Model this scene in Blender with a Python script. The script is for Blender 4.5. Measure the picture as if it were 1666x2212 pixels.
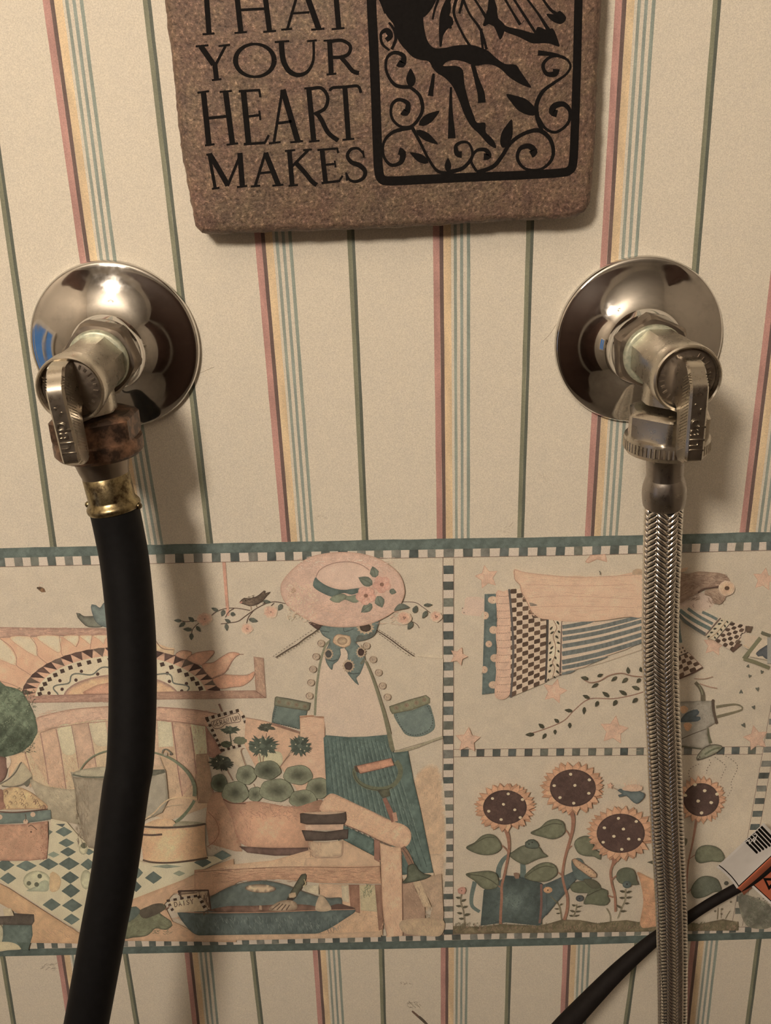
import bpy, bmesh, math, random
import numpy as np
from mathutils import Vector, Matrix, geometry

for o in list(bpy.data.objects):
    bpy.data.objects.remove(o)
random.seed(7)
S = bpy.context.scene
COL = S.collection

# ------------------------------------------------------------------ camera
# solved from the wallpaper stripes and the border lines (image 1666 x 2212)
W_, H_, F_ = 1666.0, 2212.0, 2050.0
TILT, YAW, ROLL = math.radians(22.51), math.radians(-0.69), math.radians(1.80)
CAM = Vector((0.0, -0.35955, 0.16163))
def cam_axes():
    ct, st, cy, sy = math.cos(TILT), math.sin(TILT), math.cos(YAW), math.sin(YAW)
    f = Vector((sy*ct, cy*ct, -st)); r = Vector((cy, -sy, 0)); d = f.cross(r)
    c, s = math.cos(ROLL), math.sin(ROLL)
    return c*r + s*d, -s*r + c*d, f
AR, AD, AF = cam_axes()
cd = bpy.data.cameras.new('camera'); cam = bpy.data.objects.new('camera', cd); COL.objects.link(cam)
cd.sensor_fit = 'HORIZONTAL'; cd.sensor_width = 36.0; cd.lens = F_/W_*36.0
cd.clip_start = 0.01; cd.clip_end = 50
m = Matrix((AR, -AD, -AF)).transposed().to_4x4(); m.translation = CAM
cam.matrix_world = m
S.camera = cam

# ------------------------------------------------------------------ light and exposure
wd = bpy.data.worlds.new('world'); S.world = wd; wd.use_nodes = True
wd.node_tree.nodes['Background'].inputs[0].default_value = (0.10, 0.085, 0.07, 1)
wd.node_tree.nodes['Background'].inputs[1].default_value = 0.25
LAMP_POS = Vector((-0.27, -0.73, 0.51))       # the pendant globe of the laundry room
LAMP_R = 0.062
LAMP_EMIT = 136.0
LAMP_COL = (1.0, 0.83, 0.655)
S.view_settings.view_transform = 'Standard'
S.view_settings.look = 'None'
S.view_settings.gamma = 1.0
S.view_settings.use_curve_mapping = False
S.view_settings.exposure = 0.0

# ------------------------------------------------------------------ helpers
def at(x, y, depth=0.0):
    """point of the plane lying depth metres in front of the wall that the photograph shows at x, y"""
    r = AR*((x-W_/2)/F_) + AD*((y-H_/2)/F_) + AF
    k = (-depth - CAM.y)/r.y
    return CAM + r*k

def lin(c):
    return tuple(((v/255)/12.92 if v/255 <= .04045 else ((v/255+.055)/1.055)**2.4) for v in c[:3])
GAIN = (1.34, 1.60, 1.95)                      # from a colour seen under the warm lamp to the surface's own colour
def alb(c):
    return tuple(min(.9, v*g) for v, g in zip(lin(c), GAIN))

def mesh_obj(name, verts, faces, mat, parent=None, smooth=False):
    me = bpy.data.meshes.new(name)
    me.from_pydata([tuple(v) for v in verts], [], faces)
    me.update()
    if smooth:
        me.polygons.foreach_set('use_smooth', [True]*len(me.polygons))
    if mat: me.materials.append(mat)
    o = bpy.data.objects.new(name, me); COL.objects.link(o)
    if parent: o.parent = parent
    return o

def bm_obj(name, bm, mat, parent=None, smooth=False, angle=None):
    bmesh.ops.recalc_face_normals(bm, faces=bm.faces)
    me = bpy.data.meshes.new(name); bm.to_mesh(me); bm.free()
    if smooth:
        me.polygons.foreach_set('use_smooth', [True]*len(me.polygons))
        if angle: me.set_sharp_from_angle(angle=math.radians(angle))
    if mat: me.materials.append(mat)
    o = bpy.data.objects.new(name, me); COL.objects.link(o)
    if parent: o.parent = parent
    return o

def empty(name, loc, label, cat, group=None):
    o = bpy.data.objects.new(name, None); COL.objects.link(o); o.location = loc
    o.empty_display_size = .01
    o['label'] = label; o['category'] = cat
    if group: o['group'] = group
    return o

def tag(o, label=None, cat=None, kind=None):
    if label: o['label'] = label
    if cat: o['category'] = cat
    if kind: o['kind'] = kind
    return o

def box(bm, x0, x1, y0, y1, z0, z1):
    v = [bm.verts.new(p) for p in ((x0,y0,z0),(x1,y0,z0),(x1,y1,z0),(x0,y1,z0),(x0,y0,z1),(x1,y0,z1),(x1,y1,z1),(x0,y1,z1))]
    for f in ((0,3,2,1),(4,5,6,7),(0,1,5,4),(1,2,6,5),(2,3,7,6),(3,0,4,7)):
        bm.faces.new([v[i] for i in f])

# ------------------------------------------------------------------ materials
def new_mat(name):
    m = bpy.data.materials.new(name); m.use_nodes = True
    nt = m.node_tree; b = nt.nodes['Principled BSDF']
    return m, nt, b
def node(nt, t, **kw):
    n = nt.nodes.new(t)
    for k, v in kw.items(): setattr(n, k, v)
    return n
def noise(nt, scale, detail=3, rough=.6, vec=None):
    n = node(nt, 'ShaderNodeTexNoise'); n.inputs['Scale'].default_value = scale
    n.inputs['Detail'].default_value = detail; n.inputs['Roughness'].default_value = rough
    if vec is None:
        g = node(nt, 'ShaderNodeNewGeometry'); nt.links.new(g.outputs['Position'], n.inputs['Vector'])
    else: nt.links.new(vec, n.inputs['Vector'])
    return n
def ramp(nt, src, stops):
    r = node(nt, 'ShaderNodeValToRGB'); e = r.color_ramp.elements
    while len(e) < len(stops): e.new(.5)
    for el, (p, c) in zip(e, stops):
        el.position = p; el.color = (*c, 1) if len(c) == 3 else c
    nt.links.new(src, r.inputs['Fac']); return r
def g3(v): return (v, v, v)
def mix(nt, blend, fac, a, b):
    n = node(nt, 'ShaderNodeMix', data_type='RGBA', blend_type=blend)
    for s, v in ((n.inputs[0], fac), (n.inputs[6], a), (n.inputs[7], b)):
        if hasattr(v, 'type') and hasattr(v, 'is_linked'): nt.links.new(v, s)
        elif isinstance(v, (int, float)): s.default_value = v
        else: s.default_value = (*v, 1) if len(v) == 3 else v
    return n.outputs[2]
def bump(nt, b, h, strength, dist):
    n = node(nt, 'ShaderNodeBump'); n.inputs['Strength'].default_value = strength; n.inputs['Distance'].default_value = dist
    nt.links.new(h, n.inputs['Height']); nt.links.new(n.outputs[0], b.inputs['Normal'])

def mat_plain(name, c, rough=.6, metal=0.0, var=.12, scale=60, bmp=0, spec=None):
    m, nt, b = new_mat(name)
    n = noise(nt, scale, 4)
    r = ramp(nt, n.outputs[0], [(.3, g3(1-var)), (.7, g3(1+var*.6))])
    nt.links.new(mix(nt, 'MULTIPLY', 1.0, c, r.outputs[0]), b.inputs['Base Color'])
    b.inputs['Roughness'].default_value = rough; b.inputs['Metallic'].default_value = metal
    if spec is not None: b.inputs['Specular IOR Level'].default_value = spec
    if bmp: bump(nt, b, n.outputs[0], .5, bmp)
    return m

def mat_print(name):
    """printed paper: ink colour from the mesh, broken by pencil grain and paper mottling"""
    m, nt, b = new_mat(name)
    a = node(nt, 'ShaderNodeVertexColor', layer_name='ink')
    n1 = noise(nt, 2600, 2, .7); r1 = ramp(nt, n1.outputs[0], [(.25, g3(.78)), (.75, g3(1.18))])
    n2 = noise(nt, 130, 4, .6); r2 = ramp(nt, n2.outputs[0], [(.3, (.97,.975,.975)), (.7, (1.025,1.02,1.0))])
    c = mix(nt, 'MULTIPLY', 1.0, a.outputs['Color'], r1.outputs[0])
    c = mix(nt, 'MULTIPLY', 1.0, c, r2.outputs[0])
    nt.links.new(c, b.inputs['Base Color'])
    b.inputs['Roughness'].default_value = .62; b.inputs['Specular IOR Level'].default_value = .3
    n3 = noise(nt, 700, 3); bump(nt, b, n3.outputs[0], .10, .0002)
    return m

PAPER = (198, 178, 152)
M = {}
M['print'] = mat_print('printed_wallpaper')
M['plaster'] = mat_plain('plaster', (.62, .58, .50), .9)
M['room_wall'] = mat_plain('room_wall_paint', (.34, .30, .25), .8, scale=3)
M['ceiling'] = mat_plain('ceiling_paint', (.66, .62, .56), .9, scale=4)
M['floor'] = mat_plain('floor_tile', (.24, .21, .17), .5, scale=8)
M['door'] = mat_plain('added_door_wood', (.055, .03, .022), .5, scale=5)
M['frame'] = mat_plain('window_frame_paint', (.5, .46, .4), .5, scale=5)
M['ink_black'] = mat_plain('black_print', (.0075, .0065, .0065), .75, var=.3, scale=900, spec=.12)

def mat_chrome(name, col, rough, smudge, scale=220):
    m, nt, b = new_mat(name)
    n = noise(nt, scale, 5, .65); b.inputs['Metallic'].default_value = 1
    r = ramp(nt, n.outputs[0], [(.35, g3(rough)), (.75, g3(rough+smudge))])
    nt.links.new(r.outputs[0], b.inputs['Roughness'])
    n2 = noise(nt, 90, 5, .7)
    r2 = ramp(nt, n2.outputs[0], [(.28, tuple(v*.80 for v in col)), (.5, col)])
    nt.links.new(r2.outputs[0], b.inputs['Base Color'])
    return m
M['chrome'] = mat_chrome('polished_chrome', (.72, .71, .69), .04, .08)
M['nickel'] = mat_chrome('satin_nickel', (.56, .52, .45), .26, .10, 500)
M['nickel_dark'] = mat_chrome('tarnished_nickel', (.30, .26, .22), .34, .15, 500)
M['steel'] = mat_chrome('braided_steel', (.93, .90, .84), .13, .10, 900)
M['crimp'] = mat_chrome('grey_crimp_steel', (.40, .37, .34), .26, .15, 500)
M['core'] = mat_plain('dark_braid_core', (.010, .009, .008), .8)
M['rubber'] = mat_plain('black_rubber', (.0050, .0052, .0062), .58, var=.3, scale=300, spec=.22)
M['cord'] = mat_plain('black_cord_vinyl', (.010, .008, .008), .72, var=.3, scale=300, spec=.2)

def mat_two(name, c1, c2, scale, lo, hi, metal, rough, bmp=0):
    m, nt, b = new_mat(name)
    n = noise(nt, scale, 6, .68)
    r = ramp(nt, n.outputs[0], [(lo, c1), (hi, c2)])
    nt.links.new(r.outputs[0], b.inputs['Base Color'])
    b.inputs['Metallic'].default_value = metal; b.inputs['Roughness'].default_value = rough
    if bmp: bump(nt, b, n.outputs[0], .6, bmp)
    return m
M['copper'] = mat_two('corroded_copper_nut', (.075, .052, .042), (.36, .215, .145), 170, .44, .68, .8, .40, .0003)
M['brass'] = mat_two('aged_brass', (.10, .075, .045), (.40, .335, .19), 300, .36, .58, 1.0, .33)
M['patina'] = mat_two('green_patina', (.30, .34, .28), (.50, .52, .42), 500, .35, .6, .5, .45)

def mat_stone():
    m, nt, b = new_mat('tumbled_stone')
    n1 = noise(nt, 150, 7, .78); n2 = noise(nt, 800, 3, .8); n3 = noise(nt, 40, 3)
    r1 = ramp(nt, n1.outputs[0], [(.25, alb((84, 66, 58))), (.45, alb((108, 86, 72))), (.6, alb((122, 100, 80))), (.78, alb((150, 128, 102)))])
    r2 = ramp(nt, n2.outputs[0], [(.31, g3(.32)), (.46, g3(.84)), (.57, g3(1.06)), (.72, g3(2.6))])
    r3 = ramp(nt, n3.outputs[0], [(.35, (1.05, .93, .94)), (.65, (.98, 1.0, .96))])
    c = mix(nt, 'MULTIPLY', 1.0, r1.outputs[0], r2.outputs[0]); c = mix(nt, 'MULTIPLY', 1.0, c, (.86, .80, .74)); c = mix(nt, 'MULTIPLY', 1.0, c, r3.outputs[0])
    nt.links.new(c, b.inputs['Base Color'])
    b.inputs['Roughness'].default_value = .5; b.inputs['Specular IOR Level'].default_value = .45
    h = mix(nt, 'MIX', .45, n1.outputs[0], n2.outputs[0])
    bump(nt, b, h, .8, .0011)
    return m
M['stone'] = mat_stone()

def mat_emit(name, col, st):
    m, nt, b = new_mat(name)
    e = node(nt, 'ShaderNodeEmission'); e.inputs[0].default_value = (*col, 1); e.inputs[1].default_value = st
    nt.links.new(e.outputs[0], nt.nodes['Material Output'].inputs[0]); nt.nodes.remove(b)
    return m
M['lamp'] = mat_emit('lit_globe', LAMP_COL, LAMP_EMIT)
M['dusk'] = mat_emit('dusk_sky', (.20, .42, .80), .45)

# ------------------------------------------------------------------ the rest of the laundry room (behind the camera, seen only in the chrome)
def slab(name, x0, x1, y0, y1, z0, z1, mat, kind='structure', parent=None):
    b = bmesh.new(); box(b, x0, x1, y0, y1, z0, z1)
    o = bm_obj(name, b, mat, parent)
    if kind: o['kind'] = kind
    return o
slab('wall_left', -.90, -.80, -1.7, .12, -1.2, .74, M['room_wall'])
slab('wall_right', .80, .90, -1.7, .12, -1.2, .74, M['room_wall'])
slab('wall_front', -.90, .90, -1.8, -1.7, -1.2, .74, M['room_wall'])
slab('floor', -.90, .90, -1.8, .12, -1.3, -1.2, M['floor'])
slab('ceiling', -.90, .90, -1.8, .12, .74, .84, M['ceiling'])
def added_door(name, x0, x1, y0, y1, nx, ny):
    """dark panelled door standing against a wall; nx, ny point into the room"""
    d = slab(name, x0, x1, y0, y1, -1.2, .62, M['door'])
    b = bmesh.new()
    for z0, z1 in ((-1.05, -.25), (-.13, .52)):
        for f0, f1 in ((.08, .46), (.54, .92)):
            if ny: box(b, x0+(x1-x0)*f0, x0+(x1-x0)*f1, y1-.004, y1+.010, z0, z1)
            else:
                xf = x1 if nx > 0 else x0
                box(b, xf-.010 if nx < 0 else xf-.004, xf+.004 if nx < 0 else xf+.010, y0+(y1-y0)*f0, y0+(y1-y0)*f1, z0, z1)
    bm_obj('added_door_panel', b, M['door'], d)
added_door('added_door_1', -.70, .70, -1.70, -1.66, 0, 1)  # doors added out of view so the chrome mirrors something dark
added_door('added_door_2', -.80, -.76, -1.64, -1.02, 1, 0)
added_door('added_door_3', .76, .80, -1.64, -1.05, -1, 0)
win = bmesh.new()
for y0, y1, z0, z1 in ((-.70, -.67, -.27, .08), (-.43, -.40, -.27, .08), (-.67, -.43, .05, .08), (-.67, -.43, -.27, -.24), (-.56, -.54, -.24, .05)): box(win, -.8, -.775, y0, y1, z0, z1)
w1 = tag(bm_obj('window_1', win, M['frame']), kind='structure')
b = bmesh.new(); box(b, -.8, -.795, -.68, -.42, -.25, .06); bm_obj('pane', b, M['dusk'], w1)

# ------------------------------------------------------------------ printed paper: flat inks laid over each other on the wall
_A = np.array([AR, AD, AF]); _C = np.array(CAM)
def at_np(p, depth):
    q = np.stack([(p[:,0]-W_/2)/F_, (p[:,1]-H_/2)/F_, np.ones(len(p))], 1) @ _A
    k = (-depth - _C[1])/q[:,1]
    return _C + q*k[:,None]

RNG = np.random.RandomState(3)
def catmull(p, closed=True, step=4.0):
    p = np.asarray(p, float); n = len(p)
    if n < 3: return resample(p, closed, step)
    out = []
    for i in range(n if closed else n-1):
        if closed: a, b, c, d = p[(i-1) % n], p[i], p[(i+1) % n], p[(i+2) % n]
        else: a, b, c, d = p[max(i-1, 0)], p[i], p[i+1], p[min(i+2, n-1)]
        k = max(1, int(math.hypot(*(c-b))/step))
        for j in range(k):
            t = j/k
            out.append(.5*((2*b) + (c-a)*t + (2*a-5*b+4*c-d)*t*t + (3*b-a-3*c+d)*t**3))
    if not closed: out.append(p[-1])
    return np.array(out)
def resample(p, closed=True, step=6.0):
    p = np.asarray(p, float); n = len(p); out = []
    for i in range(n if closed else n-1):
        b, c = p[i], p[(i+1) % n]
        k = max(1, int(math.hypot(*(c-b))/step))
        for j in range(k): out.append(b + (c-b)*j/k)
    if not closed: out.append(p[-1])
    return np.array(out)
def inside(poly, q):
    x, y = q[:,0], q[:,1]; r = np.zeros(len(q), bool); j = len(poly)-1
    for i in range(len(poly)):
        xi, yi = poly[i]; xj, yj = poly[j]
        if yi != yj:
            r ^= ((yi > y) != (yj > y)) & (x < (xj-xi)*(y-yi)/(yj-yi)+xi)
        j = i
    return r
def wob(x, y):
    return (np.sin(x*.071+1.3)*np.sin(y*.083+.4) + .6*np.sin(x*.19+y*.13) + .4*np.sin(x*.37-y*.41+2))/2.0

class Print:
    """collects coloured flat shapes given in photograph pixels; build() makes one mesh lying on a plane"""
    STEP = 3.0e-6
    CELL = 14.0
    def __init__(s, depth, gain=True):
        s.grid = np.zeros((420, 420), np.int32); s.base = depth; s.n = 0; s.V = []; s.Fc = []; s.C = []; s.nv = 0; s.ox = s.oy = 0.0; s.s = 1.0; s.keep = False
    def use(s, ox=0, oy=0, sc=1.0): s.ox, s.oy, s.s = ox, oy, sc
    def px(s, p):
        p = np.asarray(p, float).reshape(-1, 2)
        return p/s.s + np.array([s.ox, s.oy])
    def add(s, pts, faces, cols, dil=1):
        # every ink lies one step above whatever it overlaps
        pts = np.asarray(pts, float); q = pts
        if len(pts) > 3:
            n = len(pts); h = n//2
            if dil == 0: q = np.vstack([pts] + [pts[:h][:-1]*(1-t) + pts[:h][1:]*t for t in (.25, .5, .75)] + [pts[h:2*h][:-1]*(1-t) + pts[h:2*h][1:]*t for t in (.25, .5, .75)])
        c = np.clip(((q + 2000)/s.CELL).astype(int), 1, 418)
        if dil: c = np.vstack([c + np.array([i, j]) for i in (-1, 0, 1) for j in (-1, 0, 1)])
        lay = 1 + s.grid[c[:,0], c[:,1]].max(); s.grid[c[:,0], c[:,1]] = lay; s.n = max(s.n, lay)
        s.V.append(at_np(pts, s.base + lay*s.STEP)); s.C.append(np.asarray(cols, float))
        s.Fc += [tuple(i+s.nv for i in f) for f in faces]; s.nv += len(pts)
    # filled shape -----------------------------------------------------
    def g(s, p, c, e=None, sm=True, gs=6.0, mot=.07, fn=None, ol=None, ow=1.3, raw=False):
        q = np.asarray(p, float).reshape(-1, 2) if raw else s.px(p)
        q = catmull(q, True, 5.0) if sm else resample(q, True, gs*1.2)
        c = np.array(c, float); e = np.array(e, float) if e is not None else c*.93
        lo, hi = q.min(0), q.max(0)
        xs = np.arange(lo[0]+gs*.5, hi[0], gs); ys = np.arange(lo[1]+gs*.5, hi[1], gs)
        pts = q
        if len(xs)*len(ys) > 1:
            gx, gy = np.meshgrid(xs, ys); gg = np.stack([gx.ravel(), gy.ravel()], 1)
            gg = gg + RNG.uniform(-.22, .22, gg.shape)*gs
            gg = gg[inside(q, gg)]
            if len(gg):
                dd = np.min(np.hypot(gg[:,None,0]-q[None,:,0], gg[:,None,1]-q[None,:,1]), 1)
                gg = gg[dd > gs*.55]
            pts = np.vstack([q, gg]) if len(gg) else q
        r = geometry.delaunay_2d_cdt([Vector(v) for v in pts], [], [list(range(len(q)))], 1, 1e-4)
        vo = np.array([(v.x, v.y) for v in r[0]]); orig = r[3]
        if len(vo) == 0: return
        col = np.empty((len(vo), 3))
        isb = np.array([(not o) or min(o) < len(q) for o in orig])
        col[:] = np.where(isb[:,None], e, c)
        if fn is not None:
            f = fn(vo[:,0], vo[:,1]); col = np.where(isb[:,None], (f+e)/2 if e is not None else f, f)
        w = 1 + mot*(wob(vo[:,0], vo[:,1]) + RNG.uniform(-.6, .6, len(vo)))
        s.add(vo, r[2], col*w[:,None])
        if ol: s.l(np.vstack([q, q[:1]]), ow, ol, sm=False, raw=True)
    # stroke -----------------------------------------------------------
    def l(s, p, w, c, sm=True, tp=0.0, raw=False, ws=None, mot=.06):
        q = np.asarray(p, float).reshape(-1, 2) if raw else s.px(p)
        n0 = len(q)
        if sm: q = catmull(q, False, 3.5)
        t = np.gradient(q, axis=0) if len(q) > 1 else np.zeros_like(q)
        L = np.hypot(t[:,0], t[:,1]); L[L == 0] = 1
        nrm = np.stack([-t[:,1]/L, t[:,0]/L], 1)
        u = np.linspace(0, 1, len(q))
        if ws is not None: ww = np.interp(u, np.linspace(0, 1, len(ws)), ws)
        else: ww = w*(1 - tp*np.abs(2*u-1)**2)
        ww = ww*.5
        a, b = q + nrm*ww[:,None], q - nrm*ww[:,None]
        n = len(q); pts = np.vstack([a, b])
        f = [(i, i+1, n+i+1, n+i) for i in range(n-1)]
        col = np.tile(np.array(c, float), (2*n, 1))*(1+mot*RNG.uniform(-1, 1, (2*n, 1)))
        s.add(pts, f, col, 0)
    def o(s, cx, cy, rx, ry, c, rot=0, n=22, jag=0, **k):
        a = np.linspace(0, 2*math.pi, n, endpoint=False)
        j = 1 + jag*RNG.uniform(-1, 1, n)
        x, y = rx*np.cos(a)*j, ry*np.sin(a)*j
        r = math.radians(rot)
        s.g(np.stack([cx + x*math.cos(r)-y*math.sin(r), cy + x*math.sin(r)+y*math.cos(r)], 1).ravel(), c, **k)
    def dots(s, p, r, c, ry=None, jag=.05):
        q = s.px(p); a = np.linspace(0, 2*math.pi, 9, endpoint=False)
        for x, y in q:
            j = 1+jag*RNG.uniform(-1, 1, 9)
            pts = np.stack([x + r/s.s*np.cos(a)*j, y + (ry or r)/s.s*np.sin(a)*j], 1)
            s.add(pts, [tuple(range(9))], np.tile(np.array(c, float), (9, 1))); s.keep = True
        s.keep = False
    def leaf(s, x1, y1, x2, y2, w, c, rib=None, bulge=.45):
        a, b = np.array([x1, y1], float), np.array([x2, y2], float); d = b-a; L = math.hypot(*d); d /= L; n = np.array([-d[1], d[0]])
        pts = [a, a+d*L*.12+n*w*.33, a+d*L*bulge+n*w*.5, a+d*L*.78+n*w*.27, b, a+d*L*.78-n*w*.27, a+d*L*bulge-n*w*.5, a+d*L*.12-n*w*.33]
        s.g(np.array(pts).ravel(), c, e=np.array(c)*.8)
        if rib: s.l(np.array([a+d*L*.08, a+d*L*.5+n*w*.05, b-d*L*.08]).ravel(), 1.2, rib)
    def star(s, cx, cy, r, rot, c, ol, k=.5):
        p = []
        for i in range(10):
            a = math.radians(rot + i*36); q = r*(1 if i % 2 == 0 else k)
            p += [cx + q*math.sin(a), cy - q*math.cos(a)]
        s.g(p, c, e=c, sm=False, ol=ol, ow=1.0)
    def dash(s, p, on, off, w, c, raw=False):
        q = s.px(p) if not raw else np.asarray(p, float); q = catmull(q, False, 1.0)
        d = np.concatenate([[0], np.cumsum(np.hypot(*np.diff(q, axis=0).T))]); t = 0
        while t < d[-1]:
            u = [t, min(t+on, d[-1])]
            s.l(np.stack([np.interp(u, d, q[:,0]), np.interp(u, d, q[:,1])], 1), w, c, sm=False, raw=True); s.keep = True
            t += on+off
        s.keep = False
    def many(s, lines, w, c, **k):
        for p in lines: s.l(p, w, c, **k); s.keep = True
        s.keep = False
    def hatch(s, x0, y0, x1, y1, n, ln, ang, w, c, jit=.3):
        """short pencil strokes scattered over a rectangle"""
        for i in range(n):
            x, y = RNG.uniform(x0, x1), RNG.uniform(y0, y1); a = math.radians(ang + RNG.uniform(-1, 1)*30*jit); h = ln*RNG.uniform(.5, 1)
            s.l([x, y, x+h*math.cos(a), y+h*math.sin(a)], w*.8, np.array(c)*RNG.uniform(.96, 1.16), sm=False); s.keep = True
        s.keep = False
    def build(s, name, mat, parent=None):
        V = np.vstack(s.V); C = np.vstack(s.C)/255.0
        C = np.clip(C, 0, 1); cool = np.clip((C[:,2]-C[:,0])*12, 0, 1); C[:,2] *= 1-.07*cool; C[:,0] *= 1+.04*cool
        L = np.where(C <= .04045, C/12.92, ((C+.055)/1.055)**2.4)*np.array(GAIN)
        g_ = L @ np.array([.30, .59, .11]); L = L + (g_[:,None]*np.array([1.03, 1.0, .95]) - L)*.27 + .006   # faded inks
        L = np.clip(L, 0, .9)
        o = mesh_obj(name, V, s.Fc, mat, parent)
        ca = o.data.color_attributes.new('ink', 'FLOAT_COLOR', 'POINT')
        ca.data.foreach_set('color', np.hstack([L, np.ones((len(L), 1))]).astype(np.float32).ravel())
        # all inks face the room
        nrm = np.empty(len(o.data.polygons)*3, np.float32); o.data.polygons.foreach_get('normal', nrm)
        if (nrm[1::3] > 0).any():
            bm = bmesh.new(); bm.from_mesh(o.data)
            bmesh.ops.reverse_faces(bm, faces=[f for f in bm.faces if f.normal.y > 0]); bm.to_mesh(o.data); bm.free()
        return o

# ink colours, as the photograph shows them where the light is full
PK = (206, 164, 140); PEACH = (222, 176, 140); SALM = (214, 150, 112); STARC = (214, 168, 138); STAL = (196, 140, 108)
WOOD = (206, 166, 128); WOODL = (212, 178, 142); WOODD = (158, 116, 92); WDL = (140, 98, 78)
BR = (92, 70, 60); BRD = (70, 52, 46); GRN = (104, 108, 84); GRND = (80, 84, 66); LEAFG = (112, 114, 90)
TEAL = (88, 112, 110); TEALD = (66, 88, 88); TEALB = (82, 108, 116); SAGE = (124, 124, 98); GREY = (168, 154, 130)
TERR = (204, 146, 112); RUST = (160, 100, 76); CHK = (96, 102, 96); CHKL = (202, 180, 158); OLV = (110, 108, 80)
LINE = (128, 96, 80); BORD = (198, 177, 150)

# -- stripes ------------------------------------------------------------
XT = [(-2.6, -1), ]
def lerp(y, pts):
    pts = sorted(pts)
    for (a, b), (c, d) in zip(pts, pts[1:]):
        if y <= c or (c, d) == pts[-1]: return b + (d-b)*(y-a)/(c-a)
    return pts[-1][1]
def ytop(x): return lerp(x, [(0, 1184), (416, 1175), (832, 1166), (1248, 1159.3), (1666, 1149)])
def ybt(x): return lerp(x, [(0, 1205), (416, 1195.5), (832, 1188.5), (1248, 1180.5), (1666, 1170)])
def yct(x): return lerp(x, [(0, 1224.5), (416, 1215.5), (832, 1206), (1248, 1199.5), (1666, 1188.5)])
def ycb(x): return lerp(x, [(0, 2037), (416, 2030), (832, 2022), (1248, 2012), (1666, 2001)])
def ybb(x): return lerp(x, [(0, 2051), (416, 2042.5), (832, 2034), (1248, 2025), (1666, 2012.5)])
def ybot(x): return lerp(x, [(0, 2066), (416, 2057.5), (832, 2050), (1248, 2041), (1666, 2027.6)])

# centre lines of the stripes: (left edge x at y) above and below the border
UP_RED = {-1: None, 0: [(0, 92), (570, 173), (1178, 282)], 1: [(590, 557), (1169, 608.5)], 2: [(590, 936.5), (1162, 943.7)], 3: [(0, 1329.5), (1158, 1263.5)], 4: [(590, 1665), (1150, 1598)]}
UP_GRN = {-1: [(560, 19), (1180, 108)], 0: [(0, 308), (1172, 446)], 1: [(590, 754), (1166, 781.7)], 2: [(590, 1134.5), (1160, 1117.7)], 3: [(0, 1541), (590, 1494), (1155, 1448)]}
LO_RED = {-1: [(2066, 122.5), (2170, 139)], 0: [(2060, 398.7), (2212, 416)], 1: [(2053, 675.5), (2212, 687)], 2: [(2048, 952.5), (2212, 952.5)], 3: [(2042, 1216.5), (2212, 1210)], 4: [(2035, 1492.5), (2212, 1474)], 5: [(2030, 1768), (2212, 1733)]}
LO_GRN = {-2: [(2068, 0), (2212, 24)], -1: [(2060, 265), (2212, 290)], 0: [(2057, 540), (2212, 558)], 1: [(2050, 818), (2212, 823)], 2: [(2044, 1094.5), (2212, 1090)], 3: [(2035, 1371), (2212, 1347)], 4: [(2030, 1634), (2212, 1610)]}
STR_R = [(0, 12.5, (178, 120, 106)), (12.5, 20, (104, 78, 70)), (20, 34.5, (208, 170, 122)), (39.5, 45.5, (134, 138, 122)), (52, 58, (132, 138, 124)), (65, 71.5, (130, 136, 120))]
STR_G = [(0, 8.5, (120, 116, 88)), (8.3, 14.5, (84, 86, 72))]
def stripes(P, red, grn, y0, y1, k):
    def scale(y): return (411.5-.0651*y)/335.6 if k else (276.7-.0661*(y-2050))/276.7*.826
    for tab, st in ((red, STR_R), (grn, STR_G)):
        for key, pts in tab.items():
            if pts is None: continue
            for a, b, c in st:
                L, R = [], []
                for y in np.linspace(y0, y1, 30):
                    if len(pts) == 2:
                        x = pts[0][1] + (pts[1][1]-pts[0][1])*(y-pts[0][0])/(pts[1][0]-pts[0][0])
                    else: x = lerp(y, pts)
                    sc = scale(y); j = RNG.uniform(-.35, .35, 2)
                    L.append((x+a*sc+j[0], y)); R.append((x+b*sc+j[1], y))
                n = len(L); q = np.array(L+R)
                cc = np.tile(np.array(c, float), (2*n, 1))*(1+.07*RNG.uniform(-1, 1, (2*n, 1)))
                P.add(q, [(i, i+1, n+i+1, n+i) for i in range(n-1)], cc); P.keep = True
    P.keep = False

def sheet(P, q, c):
    q = np.array(q, float); P.grid[:] = 0; P.add(q, [tuple(range(len(q)))], np.tile(np.array(c, float), (len(q), 1))); P.grid[:] = 1

wall = bpy.data.objects.new('wall_back', None)   # replaced below by the real wall mesh
bpy.data.objects.remove(wall)
bm = bmesh.new(); box(bm, -.8, .8, 0, .12, -1.2, .74)
wall = tag(bm_obj('wall_back', bm, M['plaster']), kind='structure')

PU = Print(.00012)
sheet(PU, [(-1500, -1500), (3100, -1500), (3100, ytop(1666)-30+10), (1666, ytop(1666)+10), (0, ytop(0)+10), (-1500, ytop(0)+42)], PAPER)
stripes(PU, {k: v for k, v in UP_RED.items()}, UP_GRN, -420, 1196, True)
# scuffs on the paper above the border
PU.use()
for x, y, a in ((690, 1120, 20), (1100, 1140, -30), (1085, 1152, 10), (575, 1137, 40), (1180, 1030, 60)):
    PU.hatch(x-14, y-8, x+14, y+8, 9, 9, a, .9, (168, 148, 122), 1)
PU.many([(1170, 740, 1188, 722, 1202, 700), (432, 806, 446, 800, 462, 793)], .9, (140, 116, 90))
tag(PU.build('wallpaper', M['print'], wall), 'striped cream wallpaper above the picture border')

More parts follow.
